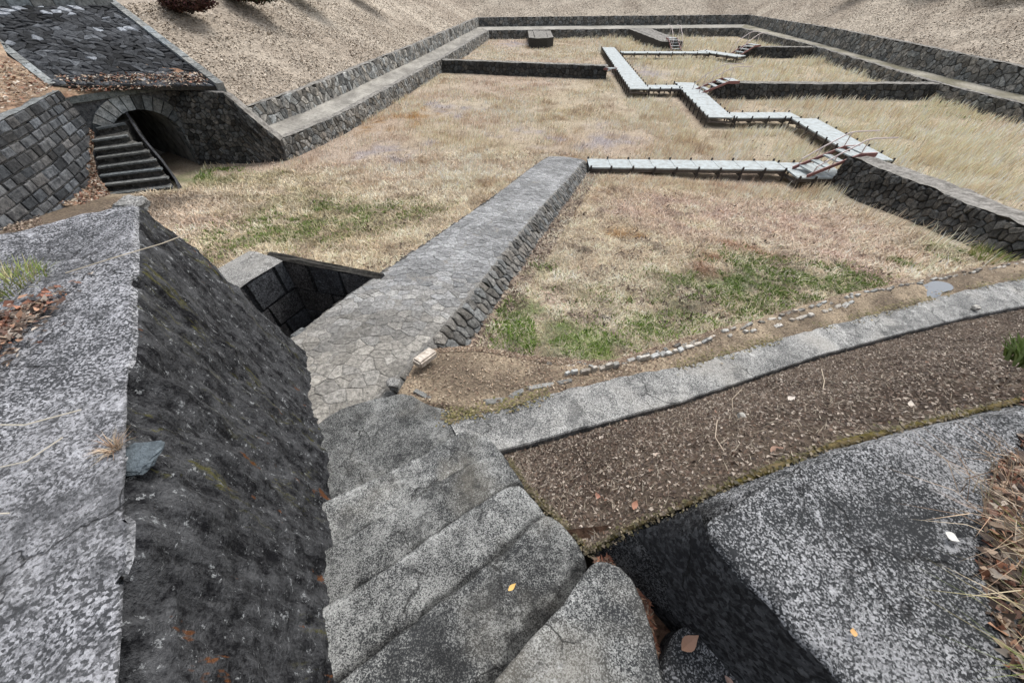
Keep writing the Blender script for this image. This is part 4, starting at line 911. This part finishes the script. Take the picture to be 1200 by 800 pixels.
# green weeds
gx, gy = [], []
for nme, cx, cy, rr in PATCH:
    if nme in ('vivid', 'dgreen', 'olive') and cy < 9:
        q = int(27000*rr*rr*(1.3 if nme == 'vivid' else .7 if nme == 'dgreen' else .22)/(1+.15*cy)); a = rng.normal(0, rr*.62, (q, 2)); gx.append(a[:, 0]+cx); gy.append(a[:, 1]+cy)
for cx, cy, rr, q in ((22.5, 22, 1.2, 900), (-10.9, 13.1, .8, 4000), (-10.2, 12.8, .8, 2500)): a = rng.normal(0, rr*.6, (q, 2)); gx.append(a[:, 0]+cx); gy.append(a[:, 1]+cy)
x, y = np.concatenate(gx), np.concatenate(gy); ok = inpoly(x, y, BAS)
for h_ in HOLES: ok &= ~inpoly(x, y, h_)
ok &= (vn(x, y, 2.3) > np.where(y < 4.2, .40, .46)) & (vn(x+31, y, 7.) > .36)
x, y = x[ok], y[ok]; n = len(x); t = rng.random((n, 1)); gc = (np.array([.10, .19, .03])*(1-t)+np.array([.26, .38, .075])*t)*rng.uniform(.7, 1.3, (n, 1))
far = (y > 3.6)[:, None]; gc = np.where(far, gc*np.array([1.0, .88, 1.3]), gc)
blades('green_weeds', x, y, zfn(x, y), rng.uniform(.03, .10, n), .012+.002*y, rng.uniform(0, 6.28, n), rng.uniform(.3, .95, n), gc, label='low green weeds on the near basin floor')

# litter pieces: small curled chips on soil and banks
def chips(name, P, N, size, cols, label, asp=.45, lift=.004, tilt=.5):
    n = len(P); az = rng.uniform(0, 6.28, n); L = size*rng.uniform(.5, 1.6, n); W_ = L*asp*rng.uniform(.5, 1.3, n)
    ex = np.stack([np.cos(az), np.sin(az), rng.normal(0, tilt*.5, n)], 1); ey = np.stack([-np.sin(az), np.cos(az), rng.normal(0, tilt, n)], 1)
    P = P+np.array([0, 0, lift])+np.array([0, 0, 1])*(np.abs(ex[:, 2:3])*L[:, None]*.5); L, W_ = L[:, None], W_[:, None]
    a = P-ex*L; b = P+ey*W_-ex*L*.1+np.array([0, 0, .2])*L*.5; c = P+ex*L; d_ = P-ey*W_+ex*L*.1+np.array([0, 0, .2])*L*.5
    V = np.stack([a, b, c, d_], 1).reshape(-1, 3); i = np.arange(n)*4; F = np.concatenate([np.stack([i, i+3, i+2], 1), np.stack([i, i+2, i+1], 1)])
    cc = np.array(cols)[rng.integers(0, len(cols), n)]*rng.uniform(.6, 1.35, (n, 1))
    o = mk(name, V, F, M['leaf'], tone=np.repeat(cc, 4, 0)); o['kind'] = 'stuff'; o['label'] = label; return o
_x, _y, _r = sample(60000, 3, 40); _m = vn(_x, _y, 1.9) > .58; _x, _y, _r = _x[_m], _y[_m], _r[_m]
chips('dark_debris', np.stack([_x, _y, zfn(_x, _y)+.02], 1), None, .03, [(.14, .10, .075), (.2, .15, .115), (.1, .075, .06)], 'darker rotted plant debris in drifts on the basin floors', .3, .02, .8)
fx_, fy_, fr_ = FLOORP; cf_ = floor_col(fx_, fy_)
o = chips('floor_litter', np.stack([fx_, fy_, zfn(fx_, fy_)+.012], 1), None, .016, [(.46, .36, .29), (.33, .24, .18), (.54, .47, .38), (.40, .28, .22), (.22, .17, .13)], 'pinkish brown dead leaf bits over the near basin floors', .45, .01, .6)
def on_grid(G, n, pw=1., a1=1., b1=1.):
    h, w_ = G.shape[:2]; a = rng.random(n)*(h-1.001)*b1; b = (rng.random(n)**pw)*(w_-1.001)*a1; i, j = a.astype(int), b.astype(int); fa, fb = (a-i)[:, None], (b-j)[:, None]
    return (G[i, j]*(1-fa)+G[i+1, j]*fa)*(1-fb)+(G[i, j+1]*(1-fa)+G[i+1, j+1]*fa)*fb
soil_cols = [(.06, .044, .034), (.10, .07, .053), (.15, .115, .09), (.23, .19, .155), (.05, .036, .03), (.12, .08, .058), (.09, .065, .05), (.36, .31, .26)]
P = on_grid(SOIL, 85000, 1.1, .62); chips('soil_litter', P, None, .009, soil_cols, 'crumbled leaf litter on the dark soil bed', .5)
P = on_grid(SOIL, 11000, 1.1, .62); chips('straw_litter', P, None, .03, [(.25, .21, .165), (.16, .12, .095), (.34, .30, .24)], 'thin straw bits on the dark soil bed', .05, .008, .3)
bank_cols = [(.44, .38, .30), (.36, .30, .235), (.27, .215, .165), (.56, .50, .42), (.2, .16, .125)]
P = on_grid(BANK, 230000, 1.0, 1.); dd = np.hypot(P[:, 0], P[:, 1]); k_ = rng.random(len(P)) < np.clip(30/dd, 0, 1)**1.3*np.clip((vn(P[:, 0], P[:, 1], .9)-.2)*2.6, .25, 1); P = P[k_]
chips('bank_leaves', P, None, .036, bank_cols, 'fallen leaves covering the banks above the outer walls', .55, .01)
def tri_area(pts, n):
    t = rng.random((n, 1)); s_ = rng.random((n, 1)); a, b, c, d_ = [np.array(p, float) for p in pts]; return (a*(1-t)+b*t)*(1-s_)+(d_*(1-t)+c*t)*s_
red_cols = [(.28, .13, .08), (.2, .09, .06), (.34, .2, .13), (.14, .08, .06), (.4, .3, .22)]
P = np.concatenate([tri_area([(-12.8, 12.8, 2.66), (-10.2, 14.95, 2.46), (-10.7, 15.4, 2.72), (-13.4, 13.1, 3.0)], 2600)*np.ones(3)+rng.normal(0, .07, (2600, 3))*np.array([1, 1, .3]), on_grid(HEAP, 5200), tri_area([(-12.9, 12.4, 2.85), (-11.9, 9.2, 2.85), (-14.6, 9, 3.65), (-14.6, 13.3, 3.5)], 3000)])
chips('corner_leaves', P, None, .034, red_cols+bank_cols, 'reddish fallen leaves round the far left steps and arch', .5, .02)
P = tri_area([(-.85, 2.4, 0), (-.45, 2.4, 0), (3.3, 14, 0), (2.9, 14, 0)], 16000); P[:, 2] = zfn(P[:, 0], P[:, 1])+.02
P2 = tri_area([(-12, 9, 0), (-8.5, 6, 0), (-6, 4.5, 0), (-11, 5, 0)], 5000); P2[:, 2] = zfn(P2[:, 0], P2[:, 1])+.02
chips('wall_foot_litter', np.concatenate([P, P2]), None, .026, [(.28, .21, .16), (.4, .33, .26), (.18, .13, .10), (.12, .09, .07)], 'brown litter gathered at the foot of the stone walkway', .5, .01, .6)
# dead leaves in the gap beside the top step
P = tri_area([(.36, .46, 3.40), (.56, .50, 3.40), (.56, .06, 3.33), (.50, .02, 3.33)], 1500); chips('gap_leaves', P, None, .016, red_cols, 'dead leaves packed in the gap beside the top step', .3, .006)
P = tri_area([(.80, .28, 3.40), (.88, .20, 3.42), (.97, -.1, 3.45), (.88, -.1, 3.45)], 500); chips('gap_leaves', P, None, .016, red_cols, 'dead leaves below the right block', .35, .01)
loft('soil_gap', [[(.25, .62, 3.28), (.44, .45, 3.3), (.50, .1, 3.28), (.46, -.5, 3.3)], [(.5, .6, 3.42), (.62, .5, 3.36), (.75, .2, 3.3), (.95, -.5, 3.3)]], M['soil'], two((.08, .05, .035), (.16, .1, .07), 6.), 20, 8, .01, 8.)
P = np.concatenate([tri_area([(-1.80, .5, 4.2), (-2.65, 1.5, 4.16), (-3.2, 1.4, 4.24), (-2.2, .2, 4.24)], 9000), np.stack([rng.normal(-1.99, .05, 1500), rng.normal(.98, .14, 1500), np.full(1500, 4.205)], 1), np.stack([rng.normal(-1.85, .04, 500), rng.normal(.72, .12, 500), np.full(500, 4.205)], 1)]); chips('verge_leaves', P, None, .014, red_cols+soil_cols, 'dead leaves along the left edge of the parapet', .5, .012)
P = on_grid(VERGE, 24000, 1., .99, .5); P = P[rng.random(len(P)) < np.clip(1.6/(1+.5*(P[:, 0]-1.2)**2)*np.clip(vn(P[:, 0], P[:, 1], 3.)*2-.3, .1, 1), .04, 1)]; chips('verge_leaves', P, None, .018, red_cols+soil_cols, 'reddish dead leaves at the right edge of the block', .5, .015)
P = on_grid(SHELF, 60000, 1., .55); P = P[rng.random(len(P)) < np.clip(1.1-.35*np.abs(P[:, 0]), .12, 1)]; chips('shelf_litter', P, None, .012, [(.3, .22, .15), (.2, .14, .1), (.4, .33, .25), (.12, .08, .06)], 'dry litter on the shelf beside the walkway corner', .35, .012)

mp_ = dense(up_, 500)[:330]; q = mp_[rng.integers(0, 330, 5000)]; q = q[vn(q[:, 0], q[:, 1]*0, 1.6) > .52]; q = q+rng.normal(0, 1, q.shape)*np.array([.04, .035, .004])+np.array([0, .02, .004])
chips('path_moss', q, None, .011, [(.16, .14, .055), (.12, .11, .045), (.2, .165, .09), (.15, .12, .08)], 'yellow green moss crumbs along the upper edge of the concrete path', .7, .0, .3)
mp_ = dense(ridge, 420)[:170]; q = mp_[rng.integers(0, 170, 3500)]+rng.normal(0, 1, (3500, 3))*np.array([.012, .012, .003])+np.array([0, 0, .008])
chips('ridge_moss', q, None, .007, [(.10, .088, .04), (.12, .10, .06), (.07, .06, .035), (.17, .14, .10)], 'moss crumbs on the edge of the soil bed', .7, .0, .4)
# tufts
def tuft(label, c, n, rad, h, cols, wd=.004, lean=(.3, .95), az=None, name='grass_tuft', grp=None):
    a = rng.uniform(0, 6.28, n); rr = rad*np.sqrt(rng.random(n)); x = c[0]+np.cos(a)*rr; y = c[1]+np.sin(a)*rr
    az_ = a+rng.normal(0, .6, n) if az is None else rng.normal(az, .5, n)
    o = blades(name, x, y, np.full(n, c[2]), rng.uniform(.5, 1, n)*h, np.full(n, wd), az_, rng.uniform(*lean, n), np.array(cols)[rng.integers(0, len(cols), n)]*rng.uniform(.7, 1.3, (n, 1)))
    del o['kind']; tag(o, label, 'grass tuft', grp); return o
GR = [(.22, .30, .07), (.30, .34, .12), (.45, .40, .22)]; DRY = [(.5, .38, .27), (.38, .26, .18), (.55, .47, .36)]
tuft('bright green grass tuft on the left edge of the parapet', (-2.30, 1.36, 4.17), 420, .15, .12, GR, .005, (.4, .95))
tuft('small dry russet grass tuft growing on the left parapet crest', (-1.18, .55, 4.195), 110, .015, .07, DRY, .0022, (.5, 1.))
tuft('long green grass clump hanging over the right block from the lower right corner', (1.56, .02, 3.95), 420, .26, .44, [(.22, .26, .08), (.4, .36, .2), (.5, .42, .28)], .0035, (.55, .97), 2.9)
tuft('dry straw clump lying over the right edge of the right block', (1.72, .40, 3.95), 260, .24, .40, DRY, .003, (.7, .98), 2.9)
tuft('leafy green weed at the right end of the soil bed', (2.75, 1.3, 3.72), 160, .1, .16, [(.14, .2, .05), (.2, .26, .1)], .014, (.3, .8))
tuft('small green weed clump beside the right end of the rubble wall', (9.55, 6.35, 1.15), 240, .35, .22, GR, .012, (.2, .8))
# stray stems
def stem(label, pts, r, col, name='dry_stem'):
    V, F = [], []; tube(V, F, pts, r, 5); o = mk(name, V, F, M['leaf'], tone=col); tag(o, label, 'dry stem'); return o
stem('pale curved straw lying across the left parapet beside the green tuft', [(-2.05, 1.42, 4.22), (-1.9, 1.52, 4.235), (-1.78, 1.68, 4.22), (-1.72, 1.80, 4.212)], .0025, (.5, .44, .34))
stem('long pale straw curling over the left edge of the parapet', [(-1.75, .68, 4.21), (-1.62, .62, 4.216), (-1.5, .62, 4.214), (-1.38, .68, 4.208)], .0022, (.55, .5, .4))
stem('thin pale straw looping on the lower left of the parapet', [(-1.7, .50, 4.21), (-1.5, .46, 4.22), (-1.38, .50, 4.215), (-1.35, .58, 4.21)], .002, (.5, .46, .38))
stem('pale straw nearest the left image edge on the parapet', [(-1.6, .38, 4.21), (-1.45, .35, 4.22), (-1.3, .36, 4.21)], .002, (.5, .46, .38))
stem('thin forked twig lying in the middle of the soil bed', [(1.5, 1.42, 3.0), (1.6, 1.55, 2.96), (1.66, 1.66, 2.92), (1.8, 1.78, 2.88)], .003, (.35, .29, .22), 'twig')
stem('straight pale twig on the right of the soil bed', [(2.2, 1.6, 3.1), (2.35, 1.75, 3.02), (2.5, 1.95, 2.93)], .003, (.4, .34, .26), 'twig')
stem('slim twig on the soil near the right block', [(.95, .82, 3.68), (1.0, .95, 3.58), (1.1, 1.1, 3.50)], .0025, (.4, .33, .26), 'twig')
# leaves
def leaf(label, c, L, az, col, curl=.25, wd=.3, grp=None, zt=(0, 0)):
    V = []; ca, sa = math.cos(az), math.sin(az); K = 6
    for i in range(K+1):
        t = i/K; u = (t-.5)*L; h = math.sin(math.pi*t**.85)**1.25*L*wd+.0008; zc = curl*L*((t-.5)**2*1.6)
        for s_ in (-1, 0, 1):
            v = s_*h; z = zc+abs(s_)*h*.45*curl*2; V.append((c[0]+ca*u-sa*v, c[1]+sa*u+ca*v, c[2]+z+.004+zt[0]*u+zt[1]*v))
    F = [(i*3+j, i*3+j+3, i*3+j+4, i*3+j+1) for i in range(K) for j in (0, 1)]
    o = mk('fallen_leaf', V, F, M['leaf'], tone=col); tag(o, label, 'leaf', grp); return o
leaf('small yellow leaf lying on the top step', (.0, .325, 3.572), .036, .7, (.62, .40, .13), .15, .22)
leaf('large pale brown leaf in the gap between the top step and the right block', (.635, .17, 3.49), .085, .5, (.36, .22, .155), .5, .26)
leaf('small pink brown leaf on the low concrete lump', (.74, .07, 3.485), .035, 2.2, (.38, .26, .21), .4, .28)
leaf('orange brown leaf beside the low concrete lump', (.82, .13, 3.50), .05, 2.4, (.4, .16, .07), .5, .3)
leaf('tiny orange leaf on the speckled right block near its left edge', (.93, .15, 3.925), .02, 1.2, (.55, .33, .14), .2, .4)
leaf('pale fragment like a chip of plaster on the right block', (1.40, .39, 3.925), .035, -.9, (.75, .74, .7), .1, .45)
import itertools
def soil_z(x, y):
    d_ = (SOIL[..., 0]-x)**2+(SOIL[..., 1]-y)**2; i = np.unravel_index(d_.argmin(), d_.shape); return float(SOIL[i][2])
for x, y, L, a, c, lab in ((.42, .93, .06, .6, (.36, .21, .155), 'pinkish curled leaf on the soil beside the lower steps'), (.47, .83, .045, 1.9, (.32, .16, .115), 'reddish leaf just above the nearest corner of the soil bed'),
    (.85, 1.05, .05, .2, (.5, .4, .33), 'pale tan leaf in the near middle of the soil bed'), (.66, 1.42, .05, .9, (.6, .52, .45), 'whitish leaf near the lower edge of the concrete path'), (1.15, .80, .07, .3, (.34, .22, .165), 'brown leaf on the soil close to the moss line'),
    (1.9, 1.5, .07, .4, (.62, .56, .5), 'pale leaf right of centre on the soil bed'), (2.0, 1.08, .06, 1.1, (.6, .54, .47), 'pale round leaf by the far part of the moss line'), (.75, .9, .05, 2.5, (.3, .19, .14), 'dark pink leaf between the steps and the moss line'), (.56, .66, .05, 1., (.33, .17, .115), 'red brown leaf beside the steps at the start of the moss line')):
    leaf(lab, (x, y, soil_z(x, y)+.01), L, a, c, .35, .28)
for i in range(46):
    x, y = U_(.25, 3.6), 0; t = R(); j = int((.02+.35*R())*299); k2 = int(t*(SOIL.shape[0]-1)); p = SOIL[k2, j]
    leaf('one of many small dry leaves strewn over the dark soil bed', (p[0], p[1], p[2]+.008), U_(.02, .042), U_(0, 6), tuple(np.array(random.choice([(.30, .2, .15), (.38, .32, .26), (.24, .14, .10), (.46, .41, .35)]))*U_(.7, 1.2)), .4, .22, 'small dry leaves on the soil bed')
# fallen clay block on the shelf
V, F = [], []; a, b = Vector((-.885, 2.27, 2.665)), Vector((-.755, 2.45, 2.645)); bm_box(V, F, a, b, .115, .08)
bmx = bmesh.new(); vs = [bmx.verts.new(v) for v in V]; [bmx.faces.new([vs[i] for i in f]) for f in F]; bmesh.ops.recalc_face_normals(bmx, faces=bmx.faces); bmesh.ops.bevel(bmx, geom=bmx.edges[:], offset=.016, segments=2, affect='EDGES'); bmx.verts.index_update()
o = mk('fallen_block', [tuple(v.co) for v in bmx.verts], [tuple(v.index for v in f.verts) for f in bmx.faces], M['clay']); tag(o, 'pale fallen block lying on the litter beside the walkway corner', 'block')
rock('round_stone', (-1.02, 1.99, 2.68), .05, M['pale'], 'small round stone at the corner where steps, path and walkway meet', 'stone', .8, 5)
rock('white_pebble', (1.47, 1.33, soil_z(1.47, 1.33)+.015), .022, M['kerb'], 'white pebble on the soil bed near the moss line', 'pebble', .7, 6)
rock('white_pebble', (6.0, 3.68, 2.12), .035, M['kerb'], 'small white stone on the lower edge of the concrete path, far right', 'pebble', .7, 9)

# ------------------------------------------------------------------ shrubs on top of the banks
def shrub(label, c, rx, ry, rz, n, cols, lsz=.06, grp='shrubs along the top of the banks'):
    root = thing('shrub', label, 'shrub', c, grp)
    V, F = [], []
    for i in range(7):
        a = 6.28*i/7; tube(V, F, [(c[0], c[1], c[2]-.1), (c[0]+math.cos(a)*rx*.3, c[1]+math.sin(a)*ry*.3, c[2]+rz*.7), (c[0]+math.cos(a)*rx*.7, c[1]+math.sin(a)*ry*.7, c[2]+rz*1.4)], [.05, .03, .01], 5)
    mk('stem', V, F, M['post'], root)
    u = rng.normal(0, 1, (n, 3)); u /= np.linalg.norm(u, axis=1)[:, None]; k_ = rng.uniform(.55, 1.1, n)[:, None]
    lump = np.array([1+.35*nz(q[0]*2, q[1]*2, q[2]*2+c[0], 1.) for q in u])[:, None]
    P = np.array(c)+np.array([0, 0, rz*.95])+u*k_*lump*np.array([rx, ry, rz])
    e1 = rng.normal(0, 1, (n, 3)); e1 /= np.linalg.norm(e1, axis=1)[:, None]; e2 = np.cross(e1, rng.normal(0, 1, (n, 3))); e2 /= np.linalg.norm(e2, axis=1)[:, None]
    s_ = lsz*rng.uniform(.6, 1.4, n)[:, None]
    V = np.stack([P-e1*s_, P+e2*s_*.5, P+e1*s_, P-e2*s_*.5], 1).reshape(-1, 3); F = np.arange(n*4).reshape(n, 4)
    cc = np.array(cols)[rng.integers(0, len(cols), n)]*rng.uniform(.6, 1.4, (n, 1)); mk('foliage', V, F, M['leaf'], root, tone=np.repeat(cc, 4, 0))
RD = [(.07, .025, .025), (.05, .03, .022), (.09, .045, .03)]; DG = [(.03, .045, .018), (.045, .06, .025), (.02, .03, .012)]
shrub('dark red shrub on the left bank just right of the stone slope', (-13.85, 21.35, 3.98), 1.0, .7, .34, 6000, RD)
shrub('dark shrub farther along the left bank top, second from the left', (-12.8, 25.1, 4.12), 1.6, .8, .28, 6000, DG+RD)
shrub('small dark shrub at the top left beyond the red one', (-12.1, 29.7, 4.12), 2.2, .8, .3, 5000, DG)
shrub('dark green shrub at the top edge above the left outer wall', (-10.6, 36.2, 4.15), 2.2, .9, .32, 5000, DG)
shrub('dark shrub on the right bank, leftmost of the right ones', (31.6, 45, 3.75), 2.6, 1.2, .4, 5000, DG+RD)
shrub('dark green shrub on the right bank above the tall outer wall', (31.9, 38, 4.0), 1.6, 2.4, .42, 6000, DG)
shrub('dark green shrub at the far top right corner of the picture', (31.7, 32, 3.95), 1.4, 2.6, .45, 6000, DG)
print('stones', NSTONE[0], 'objects', len(bpy.data.objects), 'tris', sum(sum(len(p.vertices)-2 for p in m.polygons) if len(m.polygons) < 3000 else len(m.polygons)*1 for m in bpy.data.meshes))
